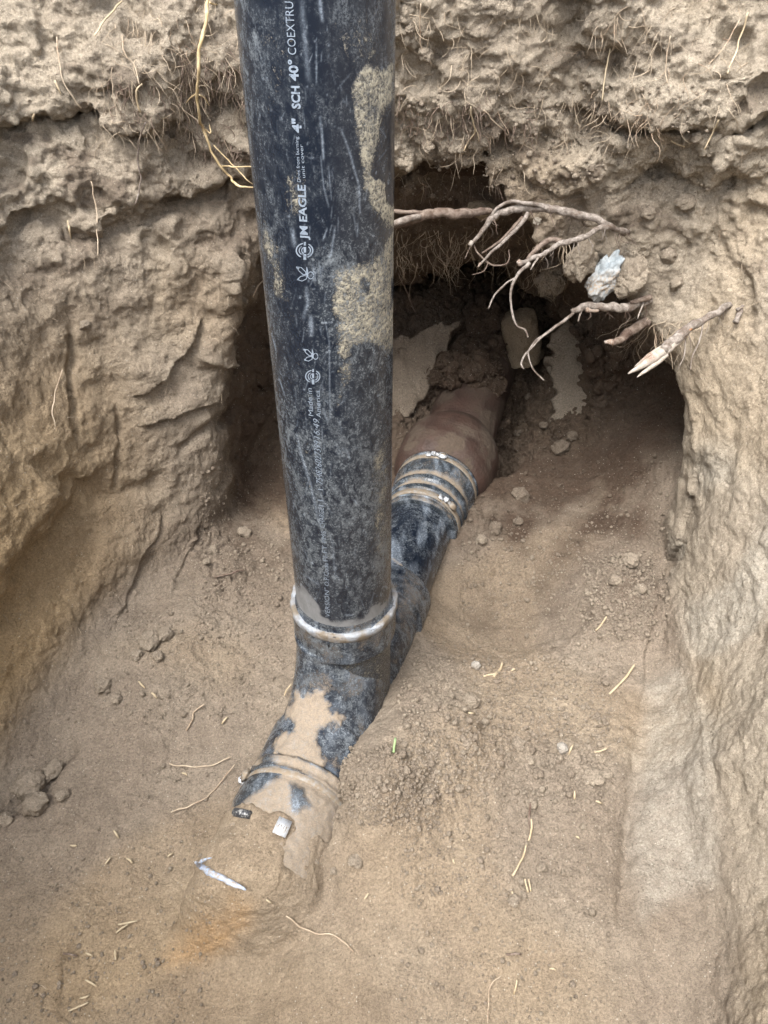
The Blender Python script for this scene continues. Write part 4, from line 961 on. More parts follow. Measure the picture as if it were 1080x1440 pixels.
for X, Y, w_, lb in ((40, 1105, 46, 'large angular clod at the foot of the left wall, leftmost of a broken cluster'), (72, 1088, 34, 'pale broken clod leaning on the large angular clod by the left wall'),
    (52, 1135, 38, 'flat clod lying in front of the broken cluster by the left wall'), (88, 1120, 22, 'small clod right of the broken cluster by the left wall'), (8, 1155, 22, 'brown clod cut by the left edge of the photo'),
    (22, 1110, 20, 'small clod tucked behind the broken cluster against the left wall'),
    (212, 905, 34, 'rounded crumbly clod at the foot of the left wall, beside the fitting'), (232, 895, 24, 'clod right of the rounded crumbly clod below the left wall'), (192, 925, 20, 'small clod left of the rounded crumbly clod below the left wall'), (222, 925, 18, 'small dark clod below the rounded crumbly clod'),
    (150, 965, 26, 'crumbly clod on the slope between the left wall and the fitting'), (165, 985, 16, 'small clod below the crumbly clod on the left slope'),
    (345, 752, 22, 'dark clod on the floor left of the upright pipe'), (300, 775, 16, 'small clod left of the dark clod near the upright pipe'), (290, 790, 12, 'tiny clod at the foot of the left wall beyond the upright pipe'),
    (722, 1268, 20, 'small round clod sitting in a dimple on the floor, lower middle of the photo'), (736, 1260, 11, 'little clod touching the dimple at lower middle'),
    (727, 1048, 22, 'round brown clod right of the sandy mound'), (745, 1070, 15, 'round clod just below the round brown clod right of the mound'), (746, 1132, 19, 'rusty brown clod above the upright straw stalk'), (760, 1222, 15, 'dark brown clod right of the split straw stalk'),
    (645, 1108, 14, 'round clod below the crest of the sandy mound'), (603, 1128, 12, 'small round clod at the lower edge of the sandy mound'), (660, 990, 26, 'smooth rounded clod lying above the sandy mound'), (620, 955, 12, 'pale round clod beside the fitting, below the clay pipe'),
    (668, 1052, 9, 'tiny clod at the crest of the sandy mound'), (470, 1225, 12, 'grey clod near the buried pipe end'), (696, 744, 22, 'clod below the far rubber coupling, right side'), (675, 762, 18, 'flatter clod left of the clod below the far coupling'), (728, 735, 14, 'small clod right of the clod below the far coupling'), (735, 700, 26, 'crumbly clod right of the clay hub'),
    (790, 632, 26, 'angular dark clod at the lower tip of the grey soil slab'), (803, 615, 18, 'angular pale clod wedged below the grey soil slab'), (765, 600, 14, 'small clod in the crumbled trench right of the clay pipe'), (745, 560, 14, 'rounded clod in the crumbled trench, upper part'), (728, 610, 13, 'rounded clod in the crumbled trench, lower part'),
    (120, 458, 18, 'pale round nodule stuck in the left wall'), (597, 75, 26, 'knobbly clod hanging in the top layer right of the upright pipe'), (600, 205, 20, 'clod lodged in the notch below the top layer'),
    (575, 40, 16, 'small clod beside the upright pipe at the top of the photo'), (980, 195, 20, 'rounded clod below the dark cavity at upper right'), (965, 285, 30, 'broad clod bulging from the right wall, under the pale patch'), (910, 300, 22, 'clod left of the broad clod in the right wall'), (940, 360, 26, 'crumbly clod right of the chalky stone'), (950, 400, 22, 'clod below the crumbly clod right of the chalky stone'),
    (885, 790, 26, 'clod on the heap against the right wall'), (868, 820, 20, 'lower clod on the heap against the right wall'), (900, 830, 18, 'clod at the foot of the right wall, on the heap')):
    clod(X, Y, w_, lb, mesh=CLD[rs.randrange(2)] if (Y < 760 and Y > 540 and X > 500) else None)
clod(668, 938, 15, 'pale grey pebble on the floor beside the fitting', 'pebble', name='pebble', mat=STONE)
clod(792, 1055, 18, 'light grey stone half sunk in the floor at right', 'stone', name='stone', mat=STONE)
clod(832, 1098, 34, 'flat cracked flake of soil on the floor near the right wall', name='soil_flake', cat='soil flake', sz=(1, .8, .35), sink=.3)
clod(850, 1092, 24, 'smaller flake beside the cracked flake near the right wall', name='soil_flake', cat='soil flake', sz=(1, .6, .35), sink=.3)
clod(503, 1210, 28, 'cracked crust flake on the floor right of the buried pipe', name='soil_flake', cat='soil flake', sz=(.8, 1, .3), sink=.3)
# stones in the lip of the overhang
def blob(name, label, cat, X, Y, off, rx, ry, rz, seed, mat, rot=(0, 0, 0), **at):
    D_ = min((hit(X+a_, Y+b_)[0]-CAM)@np.array([0, cP, -sP]) for a_ in (-22, 0, 22) for b_ in (-18, 0, 18)); d = ray(X, Y); c = CAM+d*(D_-off*.5+.006)
    me = clod_mesh(seed, 5, 1., .75); me.transform(Matrix.Diagonal((rx, ry, rz, 1))); me.materials.clear(); me.materials.append(mat)
    if at:
        for k_, v_ in at.items(): me.attributes[k_].data.foreach_set('value', np.full(len(me.vertices), v_, np.float32))
    o = bpy.data.objects.new(name, me); C.objects.link(o); o.location = c; o.rotation_euler = rot; o['label'] = label; o['category'] = cat; return o
blob('chalky_stone', 'chalky blue-white stone lodged in the broken edge above the thick grey root', 'stone', 850, 388, .012, .021, .024, .032, 501, CHALK, (0, .5, .2))
blob('soil_clod', 'tan lump of soil jammed beside the chalky blue-white stone', 'clod', 885, 392, .012, .025, .025, .025, 502, SOIL, tone=.5)
blob('soil_clod', 'flat tan lump draped over the thick brown root near the upright pipe', 'clod', 676, 297, .03, .024, .018, .013, 503, SOIL, (0, .25, 0), tone=.45, ochre=.4)
blob('soil_clod', 'grey shaded lump hanging inside the cavity mouth below the forked root', 'clod', 775, 390, .02, .026, .03, .034, 504, SOIL, (0, .3, 0), tone=.7, damp=.25)
blob('soil_clod', 'small lump left of the chalky stone, under the forked root', 'clod', 818, 365, .012, .020, .02, .028, 505, SOIL, (0, .3, 0), tone=.5)
blob('soil_clod', 'pale knob stuck to the arching root above the cavity', 'clod', 755, 311, .03, .006, .006, .006, 506, SOIL, tone=.6, pale=.5)
# standing shard at the crest of the spoil
shard = []
c = at_y(738, 462, 1.42); Pq, Qq = lathe(dense([(0, .030), (.002, .036), (.05, .037), (.098, .036), (.104, .032), (.108, .024), (.110, .012), (.1105, .001)], .004), c+np.array([.012, .0, -.075]), (-.28, .1, 1), 60, up=(0, 1, 0))
Pq = Pq+vnormals(Pq, Qq)*(.004*fbm(Pq.astype(np.float32), 40, 3, 510)+.004*np.clip(fbm(Pq.astype(np.float32), 75, 2, 511), 0, 1))[:, None]
top_ = c+np.array([.012, 0, -.075])+np.array([-.28, .1, 1])/1.043*.107
Pq = np.vstack([Pq, top_[None]]); ring0 = len(Pq)-1-60; Qc_ = np.array([[ring0+k, ring0+(k+1) % 60, len(Pq)-1, len(Pq)-1] for k in range(60)])
me = mesh_mixed('broken_pipe_stub', Pq-c, np.vstack([Qq, Qc_])); [fattr(me, k, v) for k, v in soilattrs(Pq, tone=.45, ochre=.3, damp=.15).items()]
o = link('broken_pipe_stub', me, SOIL); o.location = c; o['label'] = 'soil-caked round stub standing on top of the spoil at the back of the tunnel'; o['category'] = 'pipe stub'

# ------------------------------------------------------------------ roots
def depth_at(X, Y): return (hit(X, Y)[0]-CAM)@np.array([0, cP, -sP])
ANCH = {(700, 284): [(x, y) for x in range(660, 880, 20) for y in (285, 300, 315, 330)], (900, 405): [(x, y) for x in range(800, 930, 16) for y in (415, 430, 440)],
        (930, 440): [(x, y) for x in range(870, 930, 12) for y in (450, 465)], (1000, 440): [(x, y) for x in range(940, 1040, 14) for y in (430, 450, 470)]}
_nd = {}
def near_depth(X, Y):
    if (X, Y) not in _nd: _nd[(X, Y)] = min(depth_at(*q) for q in ANCH[(X, Y)])+.008 if (X, Y) in ANCH else depth_at(X, Y)
    return _nd[(X, Y)]
def wpts(pts, anchor, off0=.0):
    """photo points with a step towards the viewer, measured from where the anchor meets the soil"""
    D0 = near_depth(*anchor); out = []
    for q in pts: out.append(CAM+ray(q[0], q[1])*(D0-(q[2] if len(q) > 2 else 0.)*.75-off0))
    return out
def pr(px_, D): return px_*D/FPX
class Root:
    def __init__(s, name, label, mat, pts, anchor, rad, seg=12, rough=.30, wob=.0015, cat='root', group=None, off0=0., step=.003, bodyname='stem'):
        s.anchor, s.off0, s.mat = anchor, off0, mat; W = wpts(pts, anchor, off0); s.D = (W[0]-CAM)@np.array([0, cP, -sP])
        s.o = empty(name, W[0], label, cat, group); rad = [r*.76 for r in rad]; wob = wob*1.7; Pq, Qq, T, R = tube(W, [pr(r, s.D) for r in rad], seg, step, wob, rough, rs.randrange(999)); s.T = T; s.R = R
        put_np(bodyname, Pq, Qq, mat, s.o, mixed=True)
    def twig(s, pts, rad, name='side_root', mat=None, wob=.0012, seg=7, rough=.2, label=None):
        W = wpts(pts, s.anchor, s.off0); Pq, Qq, T, R = tube(W, [pr(r, s.D) for r in rad], seg, .0025, wob, rough, rs.randrange(999)); ob = put_np(name, Pq, Qq, mat or s.mat, s.o, mixed=True)
        if label: ob['label'] = label
        return s
    def hairs(s, n, L=.02, r=.0006, mat=None):
        for _ in range(n):
            k = rs.randrange(2, len(s.T)-1); p = s.T[k].copy(); d = np.array([rs.gauss(0, 1), rs.gauss(-.3, .7), rs.gauss(-.7, .8)]); d /= np.linalg.norm(d); pts = [p]; l = L*rs.uniform(.4, 1.4)/4
            for q in range(4): d = d+np.array([rs.gauss(0, .45), rs.gauss(0, .3), rs.gauss(-.25, .4)]); d /= np.linalg.norm(d); p = p+d*l; pts.append(p)
            Pq, Qq, _, _ = tube(pts, np.linspace(r, r*.35, 5), 5, .004, .0008, .2, rs.randrange(999)); put_np('rootlet', Pq, Qq, mat or s.mat, s.o, mixed=True)
        return s
    def cut(s, pts, rad, mat=PALEWOOD, name='cut_end', seg=9, rough=.5): return s.twig(pts, rad, name, mat, .0006, seg, rough, 'pale split wood')
A1 = (700, 284)
Root('thick_root', 'thick brown root running level behind the upright pipe to the flat soil lump', BARK, [(540, 322, .02), (560, 314, .03), (585, 306, .035), (615, 300, .035), (650, 300, .03), (690, 296, .0)], A1, [7, 7, 8, 9, 8.5, 6], 14).twig([(540, 298, .02), (570, 298, .035), (600, 299, .035)], [3, 3, 2.5]).twig([(548, 318, .035), (575, 308, .046), (592, 306, .046)], [4.5, 5, 3], mat=GREYBARK)
r = Root('arching_root', 'long grey root arching along the broken edge above the cavity, with cut ends hanging', GREYBARK, [(884, 327, -.01), (866, 322, .02), (845, 312, .04), (820, 304, .045), (790, 297, .05), (758, 293, .05), (728, 295, .05), (702, 300, .055), (690, 308, .06), (676, 328, .065), (662, 343, .07)], A1, [5, 5, 6, 6.5, 7, 7.5, 7, 6, 5, 3.8, 3.2], 14)
r.twig([(770, 293, .055), (745, 286, .06), (718, 284, .06), (700, 291, .06), (690, 304, .062)], [2.6, 2.6, 2.4, 2.2, 1.8]).cut([(664, 340, .070), (660.5, 345, .0705)], [3.4, 2.8])
r.hairs(26, .028, mat=BARK).twig([(742, 300, .055), (732, 316, .06), (712, 336, .06), (690, 356, .065), (673, 374, .065)], [3.2, 2.6, 2.3, 1.9, 1.4]).twig([(735, 306, .05), (718, 324, .055), (698, 343, .055), (678, 357, .055)], [3, 2.2, 1.8, 1.2], mat=BARK).cut([(676, 370, .066), (672, 375.5, .066)], [1.9, 1.5])
r.twig([(666, 345, .06), (673, 358, .06), (686, 370, .06), (700, 374, .06), (714, 370, .058), (716, 350, .05)], [.9, 1.2, 1.4, 1.2, .9, .6], mat=BARK).twig([(686, 370, .06), (680, 382, .06), (664, 386, .06)], [.8, .7, .4], mat=BARK).twig([(662, 346, .06), (654, 364, .06)], [.8, .4], mat=BARK)
r = Root('forked_root', 'forked grey-brown root reaching left with a blunt cut end and two thin hanging strands', GREYBARK, [(878, 328, -.01), (862, 321, .03), (842, 320, .045), (826, 331, .055), (806, 338, .06), (788, 342, .065), (772, 351, .07), (752, 362, .075), (730, 370, .08)], A1, [5, 5, 5, 5, 4.8, 4.5, 4.2, 4.2, 4.6], 12)
r.hairs(14, .02).twig([(790, 341, .06), (776, 336, .06), (764, 342, .065), (752, 353, .068), (742, 365, .072)], [3.5, 4, 3.8, 3.3, 2.6], mat=BARK).cut([(732, 369, .081), (727.5, 371.5, .081)], [4.2, 3.2])
r.twig([(744, 370, .08), (734, 380, .085), (724, 393, .09), (719, 410, .09), (719, 430, .09), (722, 447, .09), (728, 459, .09), (738, 464, .09), (743, 474, .09)], [2.8, 2.3, 2, 1.7, 1.5, 1.4, 1.3, 1.5, 1.1]).twig([(724, 392, .09), (710, 400, .09), (697, 413, .09), (687, 434, .09)], [1.5, 1.4, 1.3, .9]).twig([(756, 362, .075), (750, 372, .08), (746, 380, .08)], [1.6, 1.3, .8])
A2 = (900, 405)
r = Root('lower_grey_root', 'stout grey root with a ragged blunt end below the chalky stone, trailing thin strands', GREYBARK, [(925, 410, -.02), (908, 424, .01), (888, 430, .02), (862, 431, .03), (838, 430, .035), (818, 433, .04), (802, 437, .04)], A2, [5, 7, 8, 7.5, 6.5, 7, 4.5], 14, .38)
r.hairs(14, .022, mat=BARK).twig([(915, 418, .02), (900, 421, .028), (886, 425, .03)], [4, 4, 2], mat=BARK).cut([(824, 436, .045), (842, 437, .04)], [3, 2], name='torn_bark').twig([(806, 440, .04), (792, 452, .05), (778, 462, .055), (762, 473, .06), (748, 488, .06), (737, 502, .06), (733, 512, .06), (737, 519, .06)], [2.2, 2.2, 1.9, 1.7, 1.5, 1.4, 1.3, 1.2])
r.twig([(762, 473, .06), (752, 480, .062), (744, 492, .062), (745, 508, .062), (752, 522, .06), (765, 535, .06)], [1.2, 1., 1., 1., 1.1, .9]).twig([(818, 438, .04), (813, 452, .045)], [1.6, 1.]).twig([(905, 425, .02), (900, 440, .03), (897, 448, .03)], [1.3, 1.1, .6])
A3 = (930, 440)
Root('shaded_root', 'dark stub of root with a pale broken tip in the shade under the edge', BARK, [(925, 446, -.03), (905, 455, .0), (885, 467, .01), (866, 479, .02), (858, 481, .02)], A3, [9, 9, 8, 6.5, 4], 12, .35).cut([(862, 480, .022), (850, 481.5, .022)], [4.5, 1.8])
A4 = (1000, 440)
r = Root('split_root', 'broad broken root with a splintered white and orange end on the right wall', GREYBARK, [(1034, 424, -.01), (1018, 434, .005), (1000, 444, .012), (980, 453, .02), (962, 468, .028), (945, 483, .034), (932, 494, .038)], A4, [4.5, 6, 6.5, 7.5, 8.5, 9.5, 9], 16, .35)
r.cut([(962, 470, .026), (948, 482, .030), (932, 494, .033), (914, 507, .036), (898, 517, .037), (883, 526, .038)], [5.5, 7.2, 7.6, 6.6, 4.2, .8], rough=.22, seg=14)
r.cut([(938, 499, .034), (922, 512, .036), (903, 525, .037), (896, 531, .037)], [3.6, 3.4, 2.0, .5], name='splinter', rough=.2)
r.cut([(930, 488, .036), (912, 500, .038), (892, 516, .038)], [3.0, 2.6, .5], name='splinter', rough=.2)
r.cut([(972, 462, .03), (955, 474, .034), (940, 486, .036)], [2, 5, 2], mat=EXPOSED, name='torn_bark')
r.hairs(10, .03)
r.twig([(990, 448, .02), (986, 470, .02), (975, 500, .02), (970, 520, .015)], [1.2, 1, .9, .5]).twig([(965, 470, .02), (962, 500, .02), (953, 520, .015)], [1, .8, .5])
Root('root_stub', 'small grey twig stub on the right wall, near the splintered root', GREYBARK, [(1046, 430, 0), (1040, 441, .006), (1034, 453, .008)], (1042, 440), [3, 5, 5.5], 8, .4).twig([(1044, 433, .004), (1036, 436, .006)], [2, 3])
def follow(pts, off=.014):
    o_ = []
    D_ = [(hit(q[0], max(4, q[1]))[0]-CAM)@np.array([0, cP, -sP]) for q in pts]; D_ = [min(D_[max(0, k-1):k+2])*.6+D_[k]*.4 for k in range(len(D_))]
    D0 = depth_at(282, 120)
    return [(q[0], q[1], (D0-D_[k]+off)/.75 if False else (D0-D_[k]+off)*1.3333*(1 if k < len(pts)-2 else .5)) for k, q in enumerate(pts)]
r = Root('yellow_root', 'long yellow root hanging down the back wall left of the upright pipe', YELLOWROOT, follow([(294, -30, .01), (293, 5, .012), (286, 45, .016), (279, 85, .018), (277, 128, .018), (281, 165, .016), (285, 180, .014), (292, 196, .014), (298, 215, .014), (309, 232, .012), (322, 248, .01), (334, 260, .006), (362, 264, .002)]), (282, 120), [3.2, 3.2, 3.4, 3.2, 2.6, 2.6, 3.4, 2.6, 2.4, 2.4, 2.2, 2.6, 1.2], 10, .3, .0014)
r.twig(follow([(278, 130, .018), (268, 138, .016), (262, 144, .012)]), [1.5, 1.1, .6]).twig(follow([(280, 132, .018), (288, 138, .016), (295, 148, .014)]), [1.4, 1, .6]).twig(follow([(296, 4, .012), (312, 8, .012), (330, 20, .01)]), [1.4, 1, .8]).twig(follow([(288, 182, .014), (296, 188, .012), (294, 176, .012)]), [1.4, 1, .6]).twig(follow([(312, 234, .012), (330, 234, .012), (356, 235, .01)]), [1.2, 1.1, .9]).twig(follow([(300, 205, .014), (318, 222, .012), (345, 250, .008), (360, 262, .004)]), [1.0, .9, .8, .7])
def simple(label, mat, pts, rad, group=None, name='thin_root', cat='root', off=.004, wob=.0015, anchor=None):
    W = []
    for q in pts:
        p, n_ = hit(q[0], q[1]); d = ray(q[0], q[1]); dep = (p-CAM)@np.array([0, cP, -sP]); W.append(dep)
    W = np.array(W); 
    for _ in range(2): W = np.minimum(W, np.convolve(np.pad(W, 1, 'edge'), [.25, .5, .25], 'valid'))
    Wp = [CAM+ray(q[0], q[1])*(D-off) for q, D in zip(pts, W)]; R_ = [pr(r, W[0]) for r in (rad if hasattr(rad, '__len__') else [rad]*len(pts))]
    c = Wp[0]; Pq, Qq, _, _ = tube(np.array(Wp)-c, R_, 6, .003, wob, .15, rs.randrange(999)); me = mesh_mixed(name, Pq, Qq); ob = link(name, me, mat); ob.location = c; ob['label'] = label; ob['category'] = cat
    if group: ob['group'] = group
simple('thin grey thread of root hanging down the left part of the back wall', GREYBARK, [(205, 172), (197, 190), (194, 220), (197, 255), (190, 288)], 1.3)
simple('fine root curving down the upper left wall', HAIR, [(80, 52), (83, 90), (92, 120), (104, 140), (114, 152)], 1.)
simple('pale forked wisp at the top of the left wall', STRAW, [(172, 0), (160, 14), (146, 30), (133, 50)], 1.2)
simple('short pale root loop under the top layer, left of the yellow root', STRAW, [(200, 118), (191, 128), (192, 145), (197, 158)], 1.4)
simple('fine root hanging left of the yellow root, halfway up', HAIR, [(172, 50), (176, 75), (188, 90), (197, 118)], .9)
simple('fine root on the left wall below the dark pocket', HAIR, [(128, 255), (134, 290), (137, 330), (138, 360)], .8)
simple('crooked fine root low on the back wall beside the upright pipe', HAIR, [(370, 395), (362, 403), (355, 418)], 1.)
simple('kinked root thread across the crack in the left wall', HAIR, [(88, 520), (80, 545), (74, 575), (79, 600)], .9)
simple('long pale straw hanging at the upper right corner', STRAW, [(1052, 17), (1044, 45), (1034, 75), (1022, 105)], 1.3, name='straw', cat='straw')
simple('fine straw left of the long pale straw at upper right', HAIR, [(1040, 28), (1020, 62), (998, 90)], .8, name='straw', cat='straw')
simple('pale straw leaning on the right wall below the small cavity', STRAW, [(1011, 168), (1002, 188), (992, 210)], 1.3, name='straw', cat='straw')
simple('pale curved root hanging from the top layer, centre right', STRAW, [(858, 68), (852, 100), (848, 122), (846, 142)], 1.1)
simple('fine hanging root right of the centre of the top layer', HAIR, [(943, 50), (938, 75), (936, 100), (940, 118)], .9)
simple('white root wisps under the top layer, right of the upright pipe', STRAW, [(662, 150), (664, 170), (668, 185), (660, 196), (652, 212)], 1.1)
simple('pale root just right of the white wisps under the top layer', STRAW, [(664, 168), (672, 190), (674, 200)], .9)
simple('slanting fine root below the white wisps', HAIR, [(680, 155), (700, 175), (715, 190)], .8)
simple('small white curl on the back wall near the grey patch', STRAW, [(944, 198), (955, 204), (962, 206)], 1.2)
simple('vertical root at the pipe edge, top of the photo', HAIR, [(592, 5), (590, 40), (594, 70), (606, 90)], 1.)
simple('wiry root loop hanging beside the upright pipe inside the cavity', DARKHAIR, [(560, 385), (572, 410), (580, 430), (585, 438)], 1.1, off=.05)
simple('long straw lying on the floor by the right wall', STRAW, [(892, 935), (878, 955), (857, 976)], 1.7, name='straw', cat='straw', off=.003, wob=.0006)
simple('pale straw sliver resting on the heap below the right wall', STRAW, [(853, 867), (845, 880), (838, 887)], 1.2, name='straw', cat='straw', off=.003)
simple('dark stalk on the floor that splits above the straw', BARK, [(746, 1128), (744, 1150), (747, 1165)], 1.6, name='dark_stalk', cat='stalk', off=.003)
simple('thin straw stalk standing below the dark stalk', STRAW, [(747, 1152), (747, 1168), (743, 1182)], 1.5, name='straw', cat='straw', off=.003)
simple('split straw stalk pointing down, below the dark stalk', STRAW, [(740, 1188), (735, 1205), (721, 1232)], 1.4, name='straw', cat='straw', off=.003)
simple('white sliver left of a pair beside the dimple', STRAW, [(738, 1236), (742, 1254)], 1.4, name='straw', cat='straw', off=.003)
simple('white sliver right of a pair beside the dimple', STRAW, [(743, 1236), (747, 1254)], 1.2, name='straw', cat='straw', off=.003)
simple('straw on the floor below the middle, near the bottom edge', STRAW, [(727, 1378), (723, 1398)], 1.3, name='straw', cat='straw', off=.003)
simple('tiny green blade lying on the sandy mound', GREEN, [(556, 1038), (553, 1058)], 1.8, name='grass_blade', cat='grass blade', off=.003)
simple('white forked straw beside the grey pebble, short arm', STRAW, [(680, 951), (695, 948), (701, 944)], 1.5, name='straw', cat='straw', off=.003)
simple('white forked straw beside the grey pebble, long arm', STRAW, [(706, 932), (702, 944), (694, 952)], 1.8, name='straw', cat='straw', off=.003)
simple('long brown thread of root across the floor, left middle', HAIR, [(330, 1075), (318, 1090), (300, 1112), (280, 1128), (240, 1142)], .9, off=.003)
simple('curved root fibre on the floor left of the fitting', HAIR, [(287, 990), (272, 1000), (270, 1012), (262, 1026)], 1.1, off=.003)
simple('level root fibre crossing the floor left of the coupling', HAIR, [(238, 1074), (270, 1078), (302, 1076), (325, 1064)], .9, off=.003)
simple('wavy root thread on the floor right of the buried pipe', HAIR, [(402, 1288), (420, 1302), (440, 1312), (465, 1314), (480, 1322), (498, 1338)], .9, off=.003)
simple('upright root fibre leaning on the fitting body', STRAW, [(410, 962), (404, 970), (400, 978)], 1.1, name='straw', cat='straw', off=.01)
simple('faint root thread low on the floor, bottom centre', HAIR, [(705, 1372), (688, 1392), (686, 1440)], .7, off=.003)
simple('brown twig against the floor left of the upright pipe', BARK, [(302, 812), (320, 807), (344, 801)], 1.4, name='twig', cat='twig', off=.004)
simple('short dark twig lying near the lower left crack', BARK, [(88, 1341), (98, 1342), (108, 1344)], 1.5, name='twig', cat='twig', off=.003)
simple('dark twig on the floor above the bottom edge, centre', BARK, [(712, 1342), (724, 1341), (733, 1342)], 1.6, name='twig', cat='twig', off=.003)
GS = 'dry straw slivers scattered on the soil'
for (x1, y1, x2, y2), lb in (
    ((166, 1300, 193, 1295), 'upper straw sliver of the crossed pair on the lower left floor'),
    ((163, 1312, 180, 1300), 'lower straw sliver of the crossed pair on the lower left floor'),
    ((162, 1336, 163, 1350), 'tiny upright sliver just below the crossed pair at lower left'),
    ((121, 1340, 130, 1344), 'short sliver above the dark twig by the lower left crack'),
    ((120, 1378, 136, 1387), 'pale sliver pointing down right, below the dark twig at lower left'),
    ((96, 1422, 124, 1410), 'longest straw sliver, nearest the bottom left corner'),
    ((112, 1404, 125, 1400), 'short sliver touching the longest one in the bottom left corner'),
    ((160, 1168, 167, 1179), 'tiny sliver left of the coupling, midway to the left wall'),
    ((178, 1207, 186, 1214), 'white sliver on the floor left of the pale blue pipe edge'),
    ((99, 1189, 108, 1190), 'faint sliver right of the broken clods by the left wall'),
    ((236, 1205, 243, 1200), 'tiny sliver close to the left of the pale blue pipe edge'),
    ((195, 958, 204, 967), 'slanting sliver on the slope above the curved root fibre'),
    ((213, 974, 220, 982), 'short white chip on the slope below the slanting sliver'),
    ((256, 1087, 263, 1090), 'small sliver just under the level root fibre beside the coupling'),
    ((374, 1265, 382, 1270), 'white chip right of the pale blue pipe edge'),
    ((836, 1058, 855, 1052), 'pale straw lying level above the soil flakes at the right'),
    ((720, 1253, 722, 1262), 'tiny upright sliver left of the dimple in the floor'),
    ((808, 1112, 808, 1124), 'upright sliver left of the pair of soil flakes'),
    ((838, 1126, 847, 1130), 'white chip just below the pair of soil flakes'),
    ((658, 1002, 668, 1004), 'white sliver between the sandy mound and the pebble'),
    ((719, 944, 725, 941), 'tiny chip right of the forked straw by the grey pebble'),
    ((512, 1264, 518, 1256), 'slanting sliver below the cracked crust flake'),
    ((773, 1362, 782, 1364), 'small sliver on the floor toward the lower right corner'),
    ((806, 1047, 800, 1062), 'leaning sliver above the light grey half-sunk stone'),
    ((637, 1208, 640, 1215), 'tiny upright sliver in the middle of the floor'),
    ((95, 310, 100, 335), 'upright white sliver on the left wall under the ledge'),
    ((77, 113, 86, 133), 'thin white sliver on the upper left wall'),
    ((45, 170, 48, 160), 'short orange-tinted sliver at the far left under the ledge'),
    ((148, 1215, 156, 1205), 'little sliver among crumbs on the left floor'),
    ((450, 1118, 460, 1105), 'straw sliver stuck in the sandy bank above the dusty coupling'),
    ((810, 1176, 815, 1180), 'tiny chip on the right floor below the soil flakes'),
    ((320, 1008, 312, 1018), 'sliver on the floor left of the fitting beside the root fibre')):
    simple(lb, STRAW, [(x1, y1), ((x1+x2)/2+rs.uniform(-1, 1), (y1+y2)/2+rs.uniform(-1, 1)), (x2, y2)], [1.1, 1.7, .8], GS, 'straw', 'straw', .003, .0004)

# ------------------------------------------------------------------ hair roots (uncountable)
def fibres(n, region, length, rad, mat, label, name, grav=.5, curl=.5, out=.3, seg=9):
    parts = []
    for _ in range(n):
        X, Y = region(); p, nn = hit(X, Y); L = length()*rs.uniform(.5, 1.3); st_ = L/seg; d = nn*out+np.array([rs.gauss(0, 1), rs.gauss(0, .5), rs.gauss(0, 1)-grav*2]); d /= np.linalg.norm(d); q = p-nn*.002; pts = [q]
        w0 = np.array([rs.gauss(0, 1) for _ in range(3)])*curl
        for k in range(seg):
            w0 = w0*.7+np.array([rs.gauss(0, 1) for _ in range(3)])*curl*.6; d = d+w0*.55+np.array([0, 0, -grav*.35])+nn*(.06 if k < 3 else -.10*(k > 5)); d /= np.linalg.norm(d); q = q+d*st_; pts.append(q)
        T = np.array(pts); R_ = rad*rs.uniform(.5, 1.3)*np.linspace(1, .35, len(T)); tg = np.gradient(T, axis=0); tg /= np.linalg.norm(tg, axis=1)[:, None]+1e-9
        a = np.cross(tg, [.31, .77, .55]); a /= np.linalg.norm(a, axis=1)[:, None]+1e-9; b = np.cross(tg, a); th = np.arange(3)*2.0944
        P_ = (T[:, None, :]+R_[:, None, None]*(np.cos(th)[None, :, None]*a[:, None]+np.sin(th)[None, :, None]*b[:, None])).reshape(-1, 3)
        i = np.arange(len(T)-1)[:, None]; j = np.arange(3)[None]; j2 = (j+1) % 3; parts.append((P_, np.stack([i*3+j, i*3+j2, (i+1)*3+j2, (i+1)*3+j], -1).reshape(-1, 4)))
    P_, Q_ = join(parts); me = mesh_np(name, P_, Q_); o = link(name, me, mat, kind='stuff'); o['label'] = label; o['category'] = 'rootlets'
def reg(*boxes):
    wts = [b[4] for b in boxes]
    def f():
        b = rs.choices(boxes, wts)[0]; return rs.uniform(b[0], b[2]), rs.uniform(b[1], b[3])
    return f
fibres(850, reg((130, 0, 345, 200, 5), (560, 0, 760, 260, 4), (760, 0, 1060, 160, 3), (780, 130, 930, 200, 2)), lambda: .032, .00050, HAIR, 'tangle of fine pale hair roots matted into the top soil layer', 'hair_roots', .5, .5, .3)
fibres(650, reg((250, 60, 350, 210, 5), (560, 130, 760, 190, 3), (560, 250, 700, 300, 2), (150, 100, 340, 160, 3)), lambda: .026, .00062, DARKHAIR, 'dark hair roots fringing the ragged edges of the top layer', 'hair_roots', .8, .5, .3)
fibres(260, reg((556, 318, 740, 380, 5), (740, 330, 800, 400, 2), (880, 440, 1000, 480, 2)), lambda: .058, .00060, HAIR, 'wiry dark rootlets dangling from the roof of the cavity', 'hair_roots', .9, .7, .8, 12)
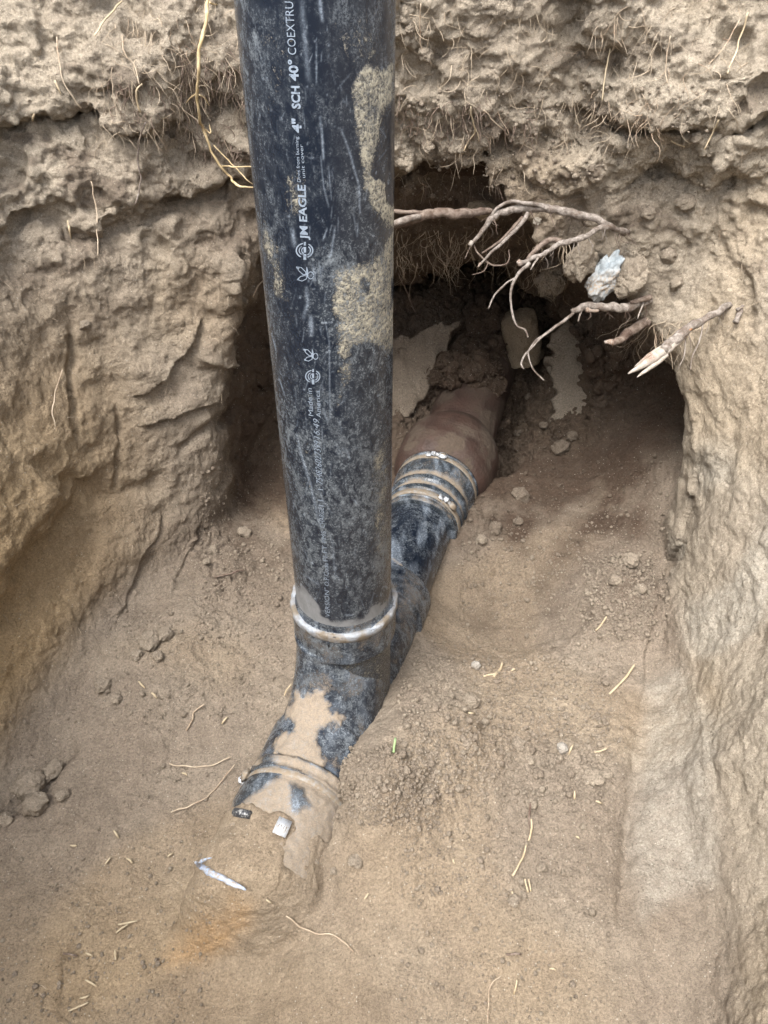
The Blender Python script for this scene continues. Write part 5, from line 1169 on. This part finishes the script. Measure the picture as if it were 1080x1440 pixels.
fibres(150, reg((0, 300, 330, 650, 3), (960, 200, 1080, 600, 2), (0, 650, 200, 950, 1)), lambda: .022, .00042, HAIR, 'sparse fine rootlets on the lower walls', 'hair_roots', .5, .4, .25)
fibres(110, reg((0, 900, 900, 1440, 3)), lambda: .013, .00038, HAIR, 'tiny root fibres lying on the sandy floor', 'hair_roots', .1, .5, .1, 5)

# ------------------------------------------------------------------ crumbs
ico = clod_mesh(600, 1, .8, .5); cv = np.array([v.co for v in ico.vertices]); cf_ = np.array([tuple(p.vertices)+(p.vertices[2],) for p in ico.polygons])
parts = []; tones = []
creg = reg((560, 900, 880, 1260, 6), (150, 860, 400, 1010, 3), (0, 1000, 300, 1440, 2), (560, 1080, 860, 1440, 2), (650, 640, 940, 900, 5), (690, 480, 800, 640, 6), (560, 440, 690, 570, 3), (430, 1050, 620, 1160, 5), (560, 920, 860, 1120, 7), (280, 640, 400, 860, 2), (820, 780, 920, 900, 3), (560, 120, 1000, 280, 2))
for _ in range(26000):
    X, Y = creg(); p, nn = hit(X, Y); r = .0008*math.exp(rs.gauss(0, .6))*(1.3 if Y < 900 else 1.)+.0002; r = min(r, .0055)*(1.25 if 900 < Y < 1130 and X > 450 else 1.)
    R_ = Matrix.Rotation(rs.uniform(0, 6.28), 3, 'Z') @ Matrix.Rotation(rs.uniform(-.5, .5), 3, 'X'); P_ = cv@np.array(R_).T*r+p+nn*r*.35; parts.append((P_, cf_)); tones.append(np.full(len(P_), rs.betavariate(2, 3)))
P_, Q_ = join(parts); me = mesh_np('soil_crumbs', P_, Q_[:, :3]); A = soilattrs(P_); A['tone'] = np.concatenate(tones)*.7; A['damp'] = np.clip(.85*ss(.88, 1.1, P_[:, 1])*(P_[:, 2] < .4)+.15*fbm(P_.astype(np.float32), 12, 2, 700), 0, .9); [fattr(me, k, v) for k, v in A.items()]  # crumbs darken into the tunnel: moisture plus shade put into their colour
o = link('soil_crumbs', me, SOIL, kind='stuff'); o['label'] = 'loose crumbs of soil strewn over the trench floor and heaps'; o['category'] = 'crumbs'
bpy.data.meshes.remove(ico)
